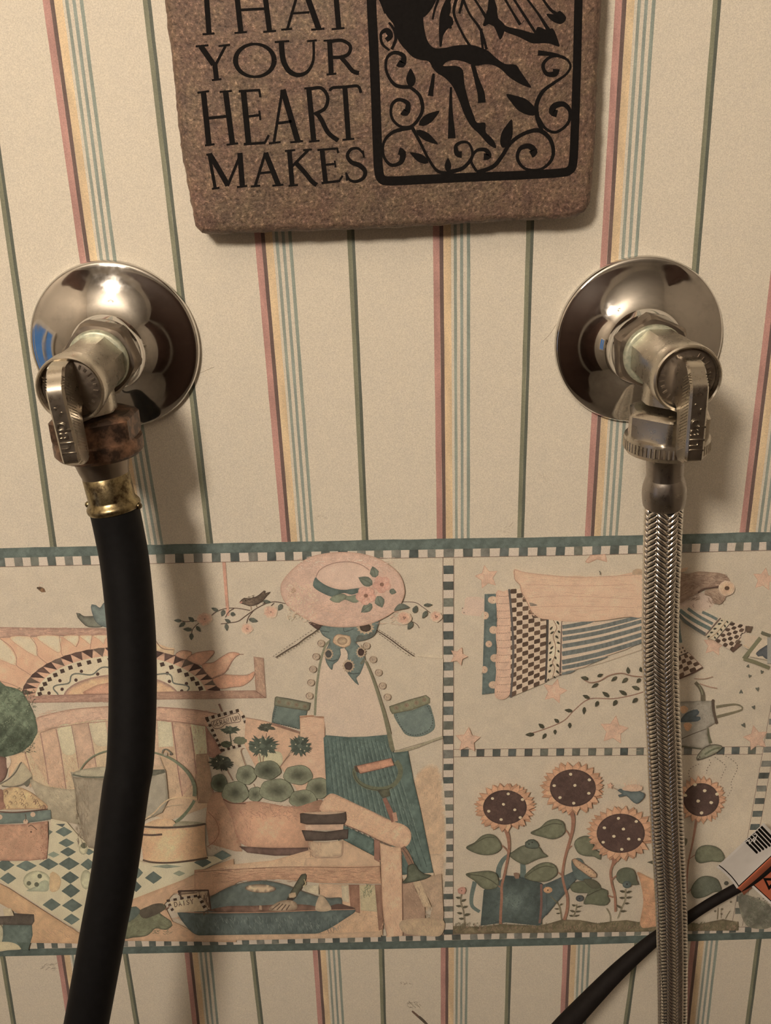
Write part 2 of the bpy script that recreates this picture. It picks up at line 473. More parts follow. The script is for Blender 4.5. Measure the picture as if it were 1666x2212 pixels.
PL = Print(.00012)
sheet(PL, [(-900, ybot(0)-10+20), (0, ybot(0)-8), (1666, ybot(1666)-8), (2700, ybot(1666)-30), (2700, 3300), (-900, 3300)], PAPER)
stripes(PL, LO_RED, LO_GRN, 2016, 3000, False)
PL.use(850, 2120, 5.95)
PL.hatch(170, 250, 340, 340, 26, 40, 40, 1.0, (120, 104, 80), 1)
PL.l((240, 380, 330, 460, 430, 550), 5, (110, 78, 60), tp=.3); PL.l((330, 450, 440, 560), 6, (84, 70, 56), tp=.3)
PL.hatch(80, 0, 220, 40, 16, 30, 20, .9, (140, 120, 96), 1)
PL.use(0, 2010, 4.005); PL.hatch(340, 290, 480, 350, 22, 40, -10, 1.0, (140, 122, 102), 1)
tag(PL.build('wallpaper', M['print'], wall), 'striped cream wallpaper below the picture border')

# -- the picture border -----------------------------------------------------
P = Print(.00030)
def vband(xs, ft, fb): return [(x, ft(x)) for x in xs] + [(x, fb(x)) for x in reversed(xs)]
XS = [-700, 0, 416, 832, 1248, 1666, 2300]
P.g(np.array(vband(XS, ytop, ybot)).ravel(), BORD, e=BORD, sm=False, gs=16, mot=.022)
P.g(np.array(vband(list(np.linspace(-700, 2300, 90)), lambda x: ytop(x)+RNG.uniform(-.6, .6), lambda x: ybt(x)+.6)).ravel(), (92, 106, 100), e=(84, 98, 92), sm=False, gs=6, mot=.12)
P.g(np.array(vband(list(np.linspace(-700, 2300, 90)), ybb, ybot)).ravel(), (84, 98, 92), e=(78, 92, 86), sm=False, gs=6, mot=.12)
TOPC = [(-9,10),(30,48),(66,83),(102,120),(139,157),(176,195),(214,232),(251,270),(290,308),(337,356),(378,397),(418,437),(457,476),(497,516),(537,556),(577,596),(615,634),(653,673),(693,712),(731,751),(771,790),(808,827),(846,866),(884,904),(924,942),(959,981),(1001,1021),(1039,1059),(1080,1100),(1121,1141),(1162,1181),(1201,1221),(1241,1259),(1281,1299),(1319,1338),(1358,1377),(1397,1416),(1436,1455),(1475,1495),(1514,1534),(1553,1572),(1590,1608),(1624,1641),(1657,1676)]
BOTC = [(79,95),(111,124),(140,155),(172,186),(203,217),(235,249),(266,276),(291,306),(321,336),(354,370),(387,404),(418,436),(453,470),(488,503),(522,538),(554,571),(587,603),(621,637),(654,670),(686,702),(718,734),(751,767),(784,800),(817,834),(847,862),(877,892),(908,922),(941,959),(977,996),(1016,1032),(1046,1062),(1079,1096),(1112,1128),(1145,1161),(1176,1192),(1209,1226),(1242,1258),(1274,1291),(1307,1322),(1338,1353),(1371,1386),(1403,1418),(1434,1449),(1465,1480),(1496,1509),(1523,1534),(1549,1562),(1577,1592),(1611,1624),(1641,1652)]
TOPC = [(-9-37*i, 10-37*i) for i in range(16, 0, -1)] + TOPC + [(1695+37*i, 1713+37*i) for i in range(14)]
BOTC = [(79-32*i, 95-32*i) for i in range(20, 2, -1)] + BOTC + [(1674+31*i, 1689+31*i) for i in range(16)]
CV = [(112,112,98),(90,96,88),(124,120,108),(78,86,82),(98,104,98),(86,88,80)]
def check(x0, x1, ft, fb, skew):
    c = CV[RNG.randint(len(CV))]; j = RNG.uniform(-1, 1, 4)
    P.g([x0+j[0], ft(x0), x1+j[1], ft(x1), x1+j[2]+skew, fb(x1)+.8*j[2], x0+j[3]+skew, fb(x0)+.8*j[3]], c, e=np.array(c)*.95, sm=False, gs=7, mot=.14)
for i, (a, b) in enumerate(TOPC): check(a, b, ybt, yct, (1-a/950)*2.4); P.keep = True
P.keep = False
for a, b in BOTC: check(a, b, ycb, ybb, (1-a/950)*2); P.keep = True
P.keep = False
# light squares of the check rows (a little paler than the ground)
for T, ft, fb in ((TOPC, ybt, yct), (BOTC, ycb, ybb)):
    for (a, b), (c, d) in zip(T, T[1:]):
        if c-b < 30:
            k = (1-b/950)*2.2; j = RNG.uniform(-.8, .8, 4)
            P.add(np.array([(b+.5+j[0], ft(b)+.5), (c-.5+j[1], ft(c)+.5), (c-.5+k+j[2], fb(c)-.5), (b+.5+k+j[3], fb(b)-.5)]), [(0,1,2,3)], np.tile(np.array(CHKL, float)*RNG.uniform(.97, 1.03), (4, 1))); P.keep = True
P.keep = False
P.l([(x, yct(x)) for x in range(-700, 2300, 30)], 1.0, LINE, sm=False, raw=True)
P.l([(x, ycb(x)) for x in range(60, 2300, 30)], 1.0, LINE, sm=False, raw=True)
# upright check column between the panels, and the one at the right edge
VC = [(1150+t/3.332, 1150+t/3.332+18) for t in (240,355,475,590,712,820,935,1045,1155,1255,1360,1465,1567)] + [(1600+a/2.975, 1600+b/2.975) for a, b in ((150,190),(235,275),(322,365),(410,450),(495,535),(580,630),(668,710),(748,783),(825,865),(905,940),(985,1020),(1065,1098),(1140,1172),(1215,1245))]
for (a, b) in VC:
    c = CV[RNG.randint(len(CV))]; j = RNG.uniform(-1, 1, 4)
    P.g([958+j[0], a, 980+j[1]*.5, a-.4, 980+j[2]*.5, b-.4, 958.5+j[3]*.5, b], c, sm=False, gs=7, mot=.14); P.keep = True
for (a, b), (c, d) in zip(VC, VC[1:]):
    P.add(np.array([(959, b+.8), (979.5, b+.4), (979.5, c-.8), (959, c-.4)]), [(0,1,2,3)], np.tile(np.array(CHKL, float), (4, 1)))
P.keep = False
P.many([(957, 1203, 957, 2022), (980.5, 1206, 979, 2020)], 1.0, LINE, sm=False)
def right_col(y): return 1664 - (y-1540)*.178
RC = [1440+t/7.372 for t in (-250,-20,200,420,630,830,1060,1275,1500,1690,1895,2095)] + [1600+t/2.36 for t in (358,425)] + [1812, 1839, 1868, 1897] + [1740+t/8.33 for t in (1625,1845)]
for y in RC:
    x = right_col(y); c = CV[RNG.randint(len(CV))]; j = RNG.uniform(-1, 1, 4)
    P.g([x+j[0], y, x+21+j[1], y-.3, x+19.5+j[2], y+12.5, x-1.5+j[3], y+12.8], c, sm=False, gs=7, mot=.14); P.keep = True
P.keep = False
P.many([(right_col(1430)-1, 1430, right_col(2010)-1, 2010), (right_col(1430)+22, 1430, right_col(2000)+22, 2000)], .9, LINE, sm=False)
# middle divider of the right panel
def ydv(x): return 1619 - (x-980)*.009
for t in [(960+a/2.36, 960+b/2.36) for a, b in ((85,125),(165,205),(247,287),(327,367),(410,450),(490,530),(572,612),(653,693),(735,775),(817,857),(898,938),(980,1018))] + [(1408,1425),(1443,1460)] + [(1440+a/7.372, 1440+b/7.372) for a, b in ((280,410),(800,930),(1040,1170),(1300,1430))]:
    c = CV[RNG.randint(len(CV))]
    P.g([t[0], ydv(t[0]), t[1], ydv(t[1]), t[1]-1, ydv(t[1])+15.5, t[0]-.5, ydv(t[0])+15.5], np.array(c)*.94, sm=False, gs=7, mot=.14); P.keep = True
P.keep = False
P.many([(980, ydv(980)-.3, right_col(1614), ydv(1650)-.3), (980, ydv(980)+16, right_col(1630), ydv(1650)+16)], 1.0, LINE, sm=False)
# ---- left panel ------------------------------------------------------------
# far ground tint behind the skirt and bench
P.use(560, 1640, 4.165)
P.g((1370, 200, 1640, 120, 1650, 1250, 1300, 1300, 1330, 900), (204, 166, 128), e=BORD, mot=.06, gs=8)
P.hatch(1400, 130, 1640, 420, 90, 40, -80, .9, (184, 146, 110)); P.hatch(1450, 420, 1640, 860, 60, 34, -80, .9, (190, 152, 116))
P.g((1290, 920, 1330, 905, 1335, 980, 1310, 985, 1340, 1020, 1310, 1095, 1285, 1105), (210, 178, 138), ol=(170, 134, 100), ow=1)
P.g((1400, 890, 1640, 860, 1640, 1030, 1560, 1045, 1490, 1020, 1430, 980), (208, 172, 136), mot=.05)
P.l((1430, 985, 1480, 1020, 1540, 1040), 1.2, (150, 112, 86))
# sun picture
P.use(0, 1360, 5.048)
P.g((-60, -30, 400, -20, 1300, -15, 1300, 62, 600, 72, 0, 92, -60, 95), (192, 148, 122), e=(160, 118, 98), sm=False, mot=.1)
P.hatch(-40, -20, 1250, 60, 130, 90, 0, 1.0, (164, 120, 100), .15)
P.g((-60, 95, 0, 92, 1300, 62, 1300, 720, 240, 735, 0, 720, -60, 700), (220, 166, 128), e=(214, 158, 120), sm=False, mot=.05, gs=8)
CRM = (212, 190, 154)
for p in ((-40, 85, 40, 130, 150, 250, 180, 385, 60, 350, -40, 290), (110, 85, 330, 78, 390, 160, 405, 290, 250, 210), (400, 78, 645, 72, 665, 160, 650, 250, 560, 210), (690, 75, 860, 68, 845, 150, 828, 185, 780, 150), (870, 68, 1005, 66, 1000, 120, 985, 165, 930, 120), (1015, 66, 1170, 62, 1145, 110, 1130, 160, 1080, 110)):
    P.g(p, CRM, e=(214, 180, 140), mot=.03, ol=(196, 142, 108), ow=1)
P.many([(0, 100, 120, 190, 180, 300, 180, 390, 280, 460, 390, 530), (330, 80, 400, 180, 410, 280, 540, 390), (645, 75, 665, 200, 670, 260, 700, 300), (860, 70, 860, 130, 830, 190), (1005, 66, 990, 160, 985, 210), (0, 560, 130, 600, 240, 650)], 1.2, (170, 118, 94))
P.hatch(0, 250, 1180, 700, 120, 50, 30, 1.0, (210, 152, 116))
def arc_pts(r0, n=40, a0=180, a1=360, cx=262, cy=1507, rx=216, ry=113):
    return [(cx+rx*r0*math.cos(math.radians(a)), cy+ry*r0*math.sin(math.radians(a))) for a in np.linspace(a0, a1, n)]
P.use()
# half sun: dark tooth band, dotted cream band, peach core
cx, cy = 262.0, 1508.0
def ell(rx, ry, a): return (cx+rx*math.cos(math.radians(a)), cy+ry*math.sin(math.radians(a)))
P.g(np.array([ell(216, 110, a) for a in np.linspace(180, 360, 60)]).ravel(), (214, 160, 126), e=(120, 86, 72), sm=False, raw=True, gs=8)
P.g(np.array([ell(186, 92, a) for a in np.linspace(180, 360, 60)]).ravel(), CRM, e=CRM, sm=False, raw=True, mot=.03, gs=8)
for i in range(25):
    a0, a1 = 183+i*7.05, 183+(i+1)*7.05
    c = ((108, 78, 68), (90, 66, 58), (112, 90, 76), (84, 60, 54))[i % 4]
    P.g(np.array([ell(216, 110, a0), ell(217, 111, (a0+a1)/2), ell(216, 110, a1), ell(187, 91, (a0+a1)/2+.5)]).ravel(), c, sm=False, raw=True, mot=.12); P.keep = True
P.keep = False
for i in range(23):
    a = 186+i*7.6; r = 6.8
    p = ell(177, 84, a); P.add(np.array([(p[0]-5.6, p[1]-3), (p[0]+3, p[1]-5.2), (p[0]+6, p[1]+2.6), (p[0]-3, p[1]+5.4)]), [(0,1,2,3)], np.tile(np.array((78, 60, 50), float), (4, 1))); P.keep = True
P.keep = False
P.dots(np.array([ell(158, 69, 189+i*24) for i in range(8)] + [ell(136, 56, 200+i*24) for i in range(7)]).ravel(), 3.8, (84, 60, 52))
wv = [ell(147+9*math.sin(math.radians(a*13)), 63+6*math.sin(math.radians(a*13)), a) for a in np.linspace(180, 360, 90)]
P.l(wv, 3.0, (112, 112, 98), sm=False, raw=True)
P.g(np.array([ell(124, 50, a) for a in np.linspace(180, 360, 50)]).ravel(), (222, 172, 126), e=(170, 128, 104), sm=False, raw=True, gs=8)
P.l([ell(124, 50, a) for a in np.linspace(180, 360, 50)], 3.4, (168, 126, 106), sm=False, raw=True)
P.use(0, 1360, 5.048)
P.g((920, 705, 1000, 630, 1120, 590, 1300, 580, 1400, 705), (212, 152, 118), e=(180, 124, 96), mot=.05)
# flames and frame at the right of the sun
P.use(320, 1350, 5.95)
FL = (216, 158, 122)
P.g((90, 230, 260, 290, 340, 300, 330, 390, 100, 330), (216, 178, 132), e=(206, 164, 122), sm=False)
P.g((350, 390, 430, 330, 560, 350, 520, 430, 480, 445), FL, ol=(150, 104, 84))
P.g((500, 440, 590, 370, 680, 345, 850, 335, 800, 420, 690, 520, 640, 510), (212, 152, 118), ol=(160, 110, 86))
P.g((690, 520, 840, 480, 930, 420, 1060, 352, 1180, 375, 1100, 440, 1040, 560, 970, 630, 830, 690), FL, e=(196, 134, 102), ol=(160, 112, 88))
P.g((1110, 430, 1180, 378, 1360, 385, 1372, 590, 1350, 630, 1200, 640, 1000, 630, 1050, 540), BORD, e=BORD, mot=.02)
P.g((830, 690, 960, 640, 1100, 645, 1270, 645, 1365, 600, 1340, 690, 1220, 780, 1080, 800, 920, 815), (214, 150, 114), ol=(164, 116, 92))
P.many([(1000, 600, 1060, 500, 1120, 420, 1180, 380, 1230, 378), (830, 690, 960, 635, 1040, 560), (90, 190, 180, 300, 330, 320)], 1.6, (140, 100, 80))
P.g((85, 860, 480, 850, 1400, 840, 1510, 940, 85, 960), (182, 138, 110), e=(156, 114, 92), sm=False, mot=.09)
P.g((1355, 405, 1485, 425, 1520, 940, 1460, 920, 1385, 850), (190, 148, 118), e=(156, 116, 94), sm=False, mot=.09)
P.hatch(100, 860, 1450, 935, 130, 80, 0, 1.0, (160, 116, 94), .2); P.hatch(1370, 430, 1480, 860, 70, 60, 84, 1.0, (166, 124, 98), .2)
P.l((1385, 850, 1470, 910, 1510, 935), 1.4, (130, 90, 72))
P.use(0, 1360, 5.048)
P.g((240, 735, 500, 720, 1300, 700, 1300, 785, 300, 800), (186, 140, 116), e=(160, 116, 96), sm=False, mot=.09)
P.hatch(270, 725, 1250, 790, 120, 90, 0, 1.0, (160, 116, 96), .2)
P.l((440, 715, 520, 712, 600, 716, 1250, 700), 1.4, (150, 108, 90), sm=False)
# heart over the frame, bee
P.use(0, 1150, 3.332)
P.g((640, 680, 600, 655, 560, 610, 550, 580, 575, 585, 605, 605, 700, 610, 740, 675), (124, 122, 104), e=(96, 92, 78), ol=(80, 72, 62))
P.g((690, 640, 660, 560, 660, 520, 690, 525, 720, 545, 760, 500, 830, 520, 830, 680, 740, 675), (112, 126, 122), e=(92, 104, 102), ol=(84, 92, 92))
P.g((264, 398, 285, 390, 320, 405, 330, 430, 300, 432), (170, 120, 70), e=(110, 82, 56)); P.dots((272, 400, 286, 404), 8, (80, 62, 46)); P.dots((314, 416), 9, (120, 80, 54))
P.l((285, 392, 290, 360, 310, 368), 1.2, (200, 160, 130)); P.dash((345, 425, 420, 412, 470, 415, 520, 440, 560, 500), 1.2, 3.2, .9, (170, 150, 126))
P.g((1600, 215, 1624, 215, 1650, 600, 1630, 600), (212, 150, 122), e=(200, 140, 114), sm=False)
# bench
P.use(0, 1470, 5.048)
P.g((400, 410, 700, 330, 1000, 295, 1300, 285, 1300, 440, 980, 460, 600, 510, 400, 570), (212, 168, 138), e=(190, 146, 116), mot=.05)
SL = [((300, 760, 440, 570, 600, 520, 640, 1180, 540, 1160), WOOD), ((430, 570, 620, 520, 730, 1190, 530, 1140), (208, 164, 130)), ((790, 490, 960, 460, 1050, 940, 1060, 1100, 880, 1000), (204, 162, 130)), ((1150, 450, 1320, 440, 1400, 900, 1230, 980), (206, 164, 130)), ((100, 830, 280, 770, 350, 1080, 90, 1080), (212, 170, 128))]
P.g((270, 780, 440, 560, 1300, 440, 1380, 960, 1050, 960, 700, 1300, 420, 1200, 250, 1050), (202, 172, 132), e=(196, 166, 126), mot=.05, gs=9)
P.g((400, 620, 470, 600, 490, 830, 420, 830, 340, 760), (206, 188, 150), mot=.03); P.g((630, 520, 780, 495, 830, 770, 690, 790), (208, 190, 150), mot=.03); P.g((980, 465, 1150, 450, 1180, 690, 1040, 690), (208, 188, 150), mot=.03)
for p, c in SL: P.g(p, c, e=np.array(c)*.94, sm=False, mot=.06)
P.many([(440, 570, 490, 850, 530, 1130), (610, 530, 660, 760, 720, 1180), (780, 490, 830, 760, 860, 960), (960, 460, 1010, 700, 1050, 940), (270, 780, 320, 950, 350, 1080)], 1.7, (160, 112, 96))
P.many([(400, 410, 700, 330, 1000, 295, 1300, 285), (440, 570, 620, 515, 980, 460, 1300, 440)], 1.7, (170, 124, 100))
P.hatch(420, 330, 1250, 500, 120, 60, -8, 1.0, (188, 144, 118), .3); P.hatch(300, 830, 1000, 1150, 160, 40, 80, 1.0, (184, 140, 104), .4)
# topiary
P.g((-60, 45, 60, 60, 180, 90, 250, 140, 300, 220, 350, 320, 385, 420, 405, 490, 408, 570, 380, 620, 345, 690, 260, 760, 180, 800, 60, 830, -60, 840), (92, 104, 82), e=(72, 84, 66), mot=.22, gs=5, fn=lambda x, y: np.outer(1+.22*wob(x*1.7, y*1.9)+.16*np.cos((y-1520)/26.0), np.array((96., 108, 84))))
P.hatch(-40, 80, 380, 780, 420, 24, 20, 1.2, (82, 96, 74), 3); P.hatch(0, 90, 340, 520, 160, 18, 40, 1.2, (128, 134, 104), 3); P.hatch(0, 560, 380, 790, 160, 18, 10, 1.3, (64, 76, 58), 3)
P.g((-60, 850, 60, 845, 80, 960, 40, 1080, -60, 1110), (140, 100, 84), e=(110, 78, 66), mot=.1)
P.g((70, 850, 110, 840, 120, 900, 80, 960), (220, 190, 160), mot=.03)
# soil dish and moss at the left
P.g((0, 1130, 100, 1060, 190, 930, 240, 890, 300, 960, 350, 1040, 250, 1130, 130, 1160, 20, 1160), (186, 168, 132), e=(176, 154, 122), mot=.05)
P.l((0, 1130, 100, 1070, 170, 1000, 220, 910, 235, 890), 2.8, (104, 94, 78)); P.l((20, 1150, 130, 1160, 250, 1130, 350, 1050), 3.0, (124, 112, 92)); P.g((255, 1130, 330, 1060, 355, 1070, 290, 1160), (122, 116, 94))
P.g((330, 1080, 500, 1150, 780, 1190, 830, 1200, 860, 1470, 1130, 1500, 1100, 1600, 560, 1500, 480, 1340, 400, 1260), (178, 160, 128), e=(150, 128, 100), gs=7, mot=.08, fn=lambda x, y: np.outer(1.02-.10*np.clip((y-1725)/50, 0, 1)+.0*x, np.array((178., 160, 128))))
P.hatch(420, 1150, 820, 1450, 90, 40, 50, 1.0, (152, 132, 104), .6)
P.g((-60, 1390, 0, 1230, 60, 1180, 180, 1160, 300, 1200, 420, 1280, 520, 1390, 250, 1405), (206, 170, 116), e=(180, 134, 96), mot=.08)
P.g((-60, 1200, 30, 1200, 40, 1320, 60, 1390, -60, 1400), (160, 110, 88), mot=.12)
for i in range(34):
    x, y = RNG.uniform(20, 470), 0
    y = RNG.uniform(1200 + max(0, (x-240)*.75), 1385); a = RNG.uniform(0, 3)
    P.l((x, y, x+14, y-12*math.sin(a)-8, x+30, y+4, x+22, y+22), 1.1, (132, 94, 74)); P.keep = True
P.keep = False
# rail right half with slats
P.use(300, 1520, 5.95)
P.g((190, 60, 500, 60, 760, 85, 1000, 130, 1080, 130, 900, 290, 700, 260, 200, 210), (208, 160, 128), e=(180, 132, 106), mot=.06)
P.g((180, 215, 700, 255, 860, 290, 960, 1300, 400, 1500, 60, 1400), (200, 162, 124), e=(196, 158, 120), gs=9, mot=.05, sm=False)
for p, c in (((240, 220, 415, 235, 445, 550, 255, 560), (206, 190, 152)), ((670, 265, 850, 290, 880, 640, 730, 650, 690, 420), (206, 192, 150))): P.g(p, c, e=np.array(c)*.95, sm=False, mot=.03)
P.g((425, 235, 660, 260, 700, 520, 740, 980, 560, 1190, 500, 800), (204, 160, 128), e=(186, 142, 112), sm=False, mot=.07)
P.g((180, 220, 240, 225, 255, 560, 300, 800, 180, 800), (210, 170, 136), sm=False)
P.g((740, 650, 880, 640, 940, 1000, 960, 1280, 760, 1280, 720, 1000), (176, 138, 104), e=(160, 122, 92), sm=False, mot=.08)
P.g((860, 290, 960, 440, 1080, 620, 960, 700, 900, 680), (176, 124, 100), e=(150, 104, 84), sm=False, mot=.08)
P.many([(425, 235, 470, 560, 510, 900, 560, 1190), (660, 300, 700, 560, 740, 900), (860, 290, 890, 660), (940, 980, 970, 1280)], 1.8, (150, 100, 88))
P.many([(240, 45, 520, 62, 760, 85, 1000, 130), (200, 210, 500, 235, 860, 288)], 1.8, (160, 112, 90))
P.hatch(220, 70, 960, 240, 90, 70, 8, 1.0, (184, 136, 110), .2); P.hatch(430, 260, 880, 1250, 170, 50, 84, 1.0, (176, 132, 102), .3)
P.g((960, 1140, 1070, 1130, 1250, 1500, 1330, 1900, 1250, 1900, 900, 1800, 860, 1500, 880, 1280), (196, 146, 110), e=(180, 130, 98), gs=8, mot=.07, sm=False)
P.hatch(880, 1300, 1200, 1850, 130, 40, 70, 1.0, (172, 124, 92), 1)
# packet with the flower name
P.use(430, 1500, 5.745)
P.g((235, 120, 260, 115, 300, 215, 275, 215), (150, 108, 90), sm=False)
P.g((75, 285, 480, 180, 535, 215, 560, 270, 670, 545, 300, 715), (212, 182, 150), e=(204, 172, 140), sm=False, mot=.03)
def chain(x0, y0, x1, y1, n, w):
    dx, dy = (x1-x0)/n, (y1-y0)/n; L = math.hypot(dx, dy); nx, ny = -dy/L*w, dx/L*w
    P.g((x0, y0, x1, y1, x1+nx, y1+ny, x0+nx, y0+ny), (204, 180, 152), sm=False)
    for i in range(0, n, 2):
        a, b = x0+dx*i, y0+dy*i
        P.g((a, b, a+dx, b+dy, a+dx+nx, b+dy+ny, a+nx, b+ny), (78, 58, 46), sm=False); P.keep = True
    P.keep = False
chain(75, 285, 490, 178, 11, 40); chain(118, 300, 305, 700, 13, 36); chain(560, 255, 672, 530, 9, 38); chain(290, 712, 520, 650, 7, -34)
P.l((150, 345, 220, 315, 300, 290, 400, 250, 490, 235, 515, 330, 430, 350, 330, 370, 270, 415, 190, 420, 150, 345), 1.4, (110, 80, 64))
GLY = {'A': [(0,1,.5,0,1,1), (.2,.65,.8,.65)], 'D': [(0,0,0,1), (0,0,.7,.1,1,.5,.7,.9,0,1)], 'E': [(1,0,0,0,0,1,1,1), (0,.5,.8,.5)], 'G': [(1,.15,.6,0,.1,.25,0,.6,.4,1,1,.85,1,.55,.6,.55)],
       'I': [(.5,0,.5,1)], 'M': [(0,1,.1,0,.5,.7,.9,0,1,1)], 'N': [(0,1,.05,0,.95,1,1,0)], 'R': [(0,1,0,0,.8,.1,.8,.45,0,.5), (.3,.5,1,1)], 'S': [(.95,.1,.5,0,.1,.25,.5,.5,.95,.72,.5,1,0,.85)], 'U': [(0,0,.05,.8,.5,1,.95,.8,1,0)], 'Y': [(0,0,.5,.5,1,0), (.5,.5,.5,1)]}
def word(t, x0, y0, x1, y1, h0, h1, w, c):
    n = len(t); d = math.hypot(x1-x0, y1-y0); ux, uy = (x1-x0)/d, (y1-y0)/d; k = 0
    for i, ch in enumerate(t):
        h = h0+(h1-h0)*i/n; a = d/n; s0 = a*i
        for st in GLY[ch]:
            q = np.array(st, float).reshape(-1, 2)
            X = x0 + ux*(s0+q[:,0]*a*.66) - uy*(q[:,1]-.5)*h*1; Y = y0 + uy*(s0+q[:,0]*a*.66) + ux*(q[:,1]-.5)*h
            P.l(np.stack([X, Y], 1).ravel(), w, c, sm=ch in 'DGSU'); P.keep = True
    P.keep = False
word('GERANIUM', 180, 372, 505, 285, 60, 60, 1.7, (104, 78, 62))
def frond(x, y, w, h, n, c, dense=1.0):
    P.o(x, y, w*.33, h*.34, c, jag=.2, n=16, mot=.12)
    for i in range(n):
        a = RNG.uniform(0, 6.28); r0, r1 = .15, RNG.uniform(.75, 1.02)
        P.leaf(x+w*.5*r0*math.cos(a), y+h*.5*r0*math.sin(a), x+w*.5*r1*math.cos(a), y+h*.5*r1*math.sin(a), RNG.uniform(24, 36), np.array(c)*RNG.uniform(.88, 1.1)); 
P.g((580, 290, 800, 330, 1000, 390, 1250, 470, 1250, 560, 1000, 900, 700, 900, 560, 620), (210, 162, 126), e=(204, 156, 120), sm=False, mot=.05)
P.g((750, 730, 1010, 720, 1010, 900, 780, 900), (198, 184, 142), mot=.04); P.g((340, 700, 510, 670, 590, 880, 500, 910, 300, 760), (206, 180, 146), mot=.04, sm=False)
P.l((580, 290, 760, 320, 920, 360), 1.5, (160, 118, 94))
P.g((920, 350, 1250, 460, 1250, 490, 900, 380), (156, 112, 90), mot=.08, sm=False)
# pocket behind
P.g((940, 140, 960, 30, 1100, 50, 1380, 105, 1370, 180, 1340, 200, 1330, 260, 1250, 270, 1250, 430, 1100, 390, 905, 350, 915, 250), (104, 120, 112), e=(84, 98, 92), sm=False, mot=.08, ol=(84, 88, 78))
P.g((945, 40, 965, 28, 1100, 55, 1385, 108, 1365, 195, 1340, 200, 1100, 165, 935, 135), (126, 124, 98), e=(108, 104, 82), sm=False, mot=.06, ol=(90, 84, 68))
P.dash((960, 150, 935, 250, 920, 340, 1000, 370, 1240, 430), 3.0, 2.2, 1.3, (62, 66, 62))
for x, y in ((995, 95), (1110, 112), (1210, 132), (1315, 150)): P.o(x, y, 27, 27, (190, 164, 130), e=(130, 112, 88), n=12); P.l((x-8, y-8, x+8, y+6), 1.1, (110, 90, 70))
# post
P.g((1250, 265, 1400, 255, 1555, 275, 1560, 560, 1585, 1240, 1250, 1240, 1010, 900, 1260, 560), (214, 168, 134), e=(206, 158, 122), sm=False, mot=.05)
P.l((1250, 285, 1400, 270, 1555, 290), 4, (176, 124, 90)); P.hatch(1260, 290, 1540, 1000, 130, 60, 0, .9, (198, 150, 118), .2)
P.l((1560, 280, 1560, 560), 1.2, (170, 124, 98))
# geranium
P.many([(560, 670, 520, 700, 580, 890), (750, 740, 775, 880), (800, 760, 790, 890), (1130, 750, 1060, 830, 1000, 910), (340, 920, 420, 1070), (840, 480, 830, 540), (680, 1110, 700, 1160)], 2.2, (150, 112, 88))
frond(385, 440, 270, 130, 16, (104, 110, 88)); P.l((385, 500, 400, 600), 2.4, (84, 80, 62)); P.o(340, 620, 70, 42, (88, 92, 66), jag=.1); P.o(510, 575, 85, 50, (112, 112, 84), jag=.12); P.l((330, 600, 420, 640), 2, (70, 66, 50))
frond(830, 410, 260, 130, 14, (98, 96, 78)); frond(270, 850, 350, 240, 30, (86, 88, 72)); frond(790, 640, 470, 300, 46, (98, 108, 90)); frond(1250, 640, 340, 300, 34, (98, 108, 92))
P.dots((760, 600, 830, 560, 700, 660, 900, 640, 860, 700, 960, 640, 760, 700, 1200, 620, 1290, 560, 1260, 680, 1340, 640, 1310, 700, 220, 830, 300, 800), 9, (190, 176, 140))
def gleaf(x, y, rx, ry, c=(124, 125, 98)):
    P.g(np.array([(x+rx*math.cos(a)*(1+.05*math.sin(5*a)), y+ry*math.sin(a)*(1+.05*math.cos(5*a))) for a in np.linspace(0, 6.28, 24, endpoint=False)]).ravel(), c, e=(146, 146, 116), gs=4.5, mot=.1, ol=(88, 90, 68), ow=1.1,
        fn=lambda X, Y: np.array(c, float)[None,:]*(.60+.46*np.clip(1.35*np.hypot((X-P.ox-x/P.s)/(rx/P.s), (Y-P.oy-y/P.s-3/P.s)/(ry/P.s)), 0, 1))[:,None])
gleaf(250, 1100, 100, 110, (92, 96, 74)); gleaf(585, 1000, 122, 118); gleaf(850, 940, 165, 115, (104, 106, 84)); gleaf(1230, 1000, 180, 120)
gleaf(700, 1240, 90, 90); gleaf(450, 1220, 165, 140); gleaf(960, 1190, 210, 140); gleaf(1480, 1165, 150, 130); gleaf(1290, 1300, 170, 115)
# big pot
P.use(420, 1600, 2.975)
P.g((185, 375, 260, 400, 400, 390, 640, 425, 815, 380, 812, 450, 760, 560, 745, 690, 560, 690, 340, 680, 270, 600, 235, 480), TERR, e=(160, 104, 84), gs=5, mot=.06,
    fn=lambda x, y: np.array((214., 156, 118))[None,:]*(1.06-.30*np.clip((np.hypot((x-585)/88.0, (y-1788)/62.0)-.35), 0, 1))[:,None])
P.hatch(220, 410, 800, 500, 160, 26, 20, 1.0, (166, 110, 88), 2); P.hatch(260, 500, 360, 660, 60, 24, 70, 1.0, (176, 118, 92), 1)
P.l((185, 375, 235, 400, 330, 405), 2, (110, 72, 58))
P.g((285, 678, 500, 690, 745, 686, 755, 735, 520, 740, 340, 720), (120, 90, 78), e=(96, 70, 60), sm=False, mot=.1)
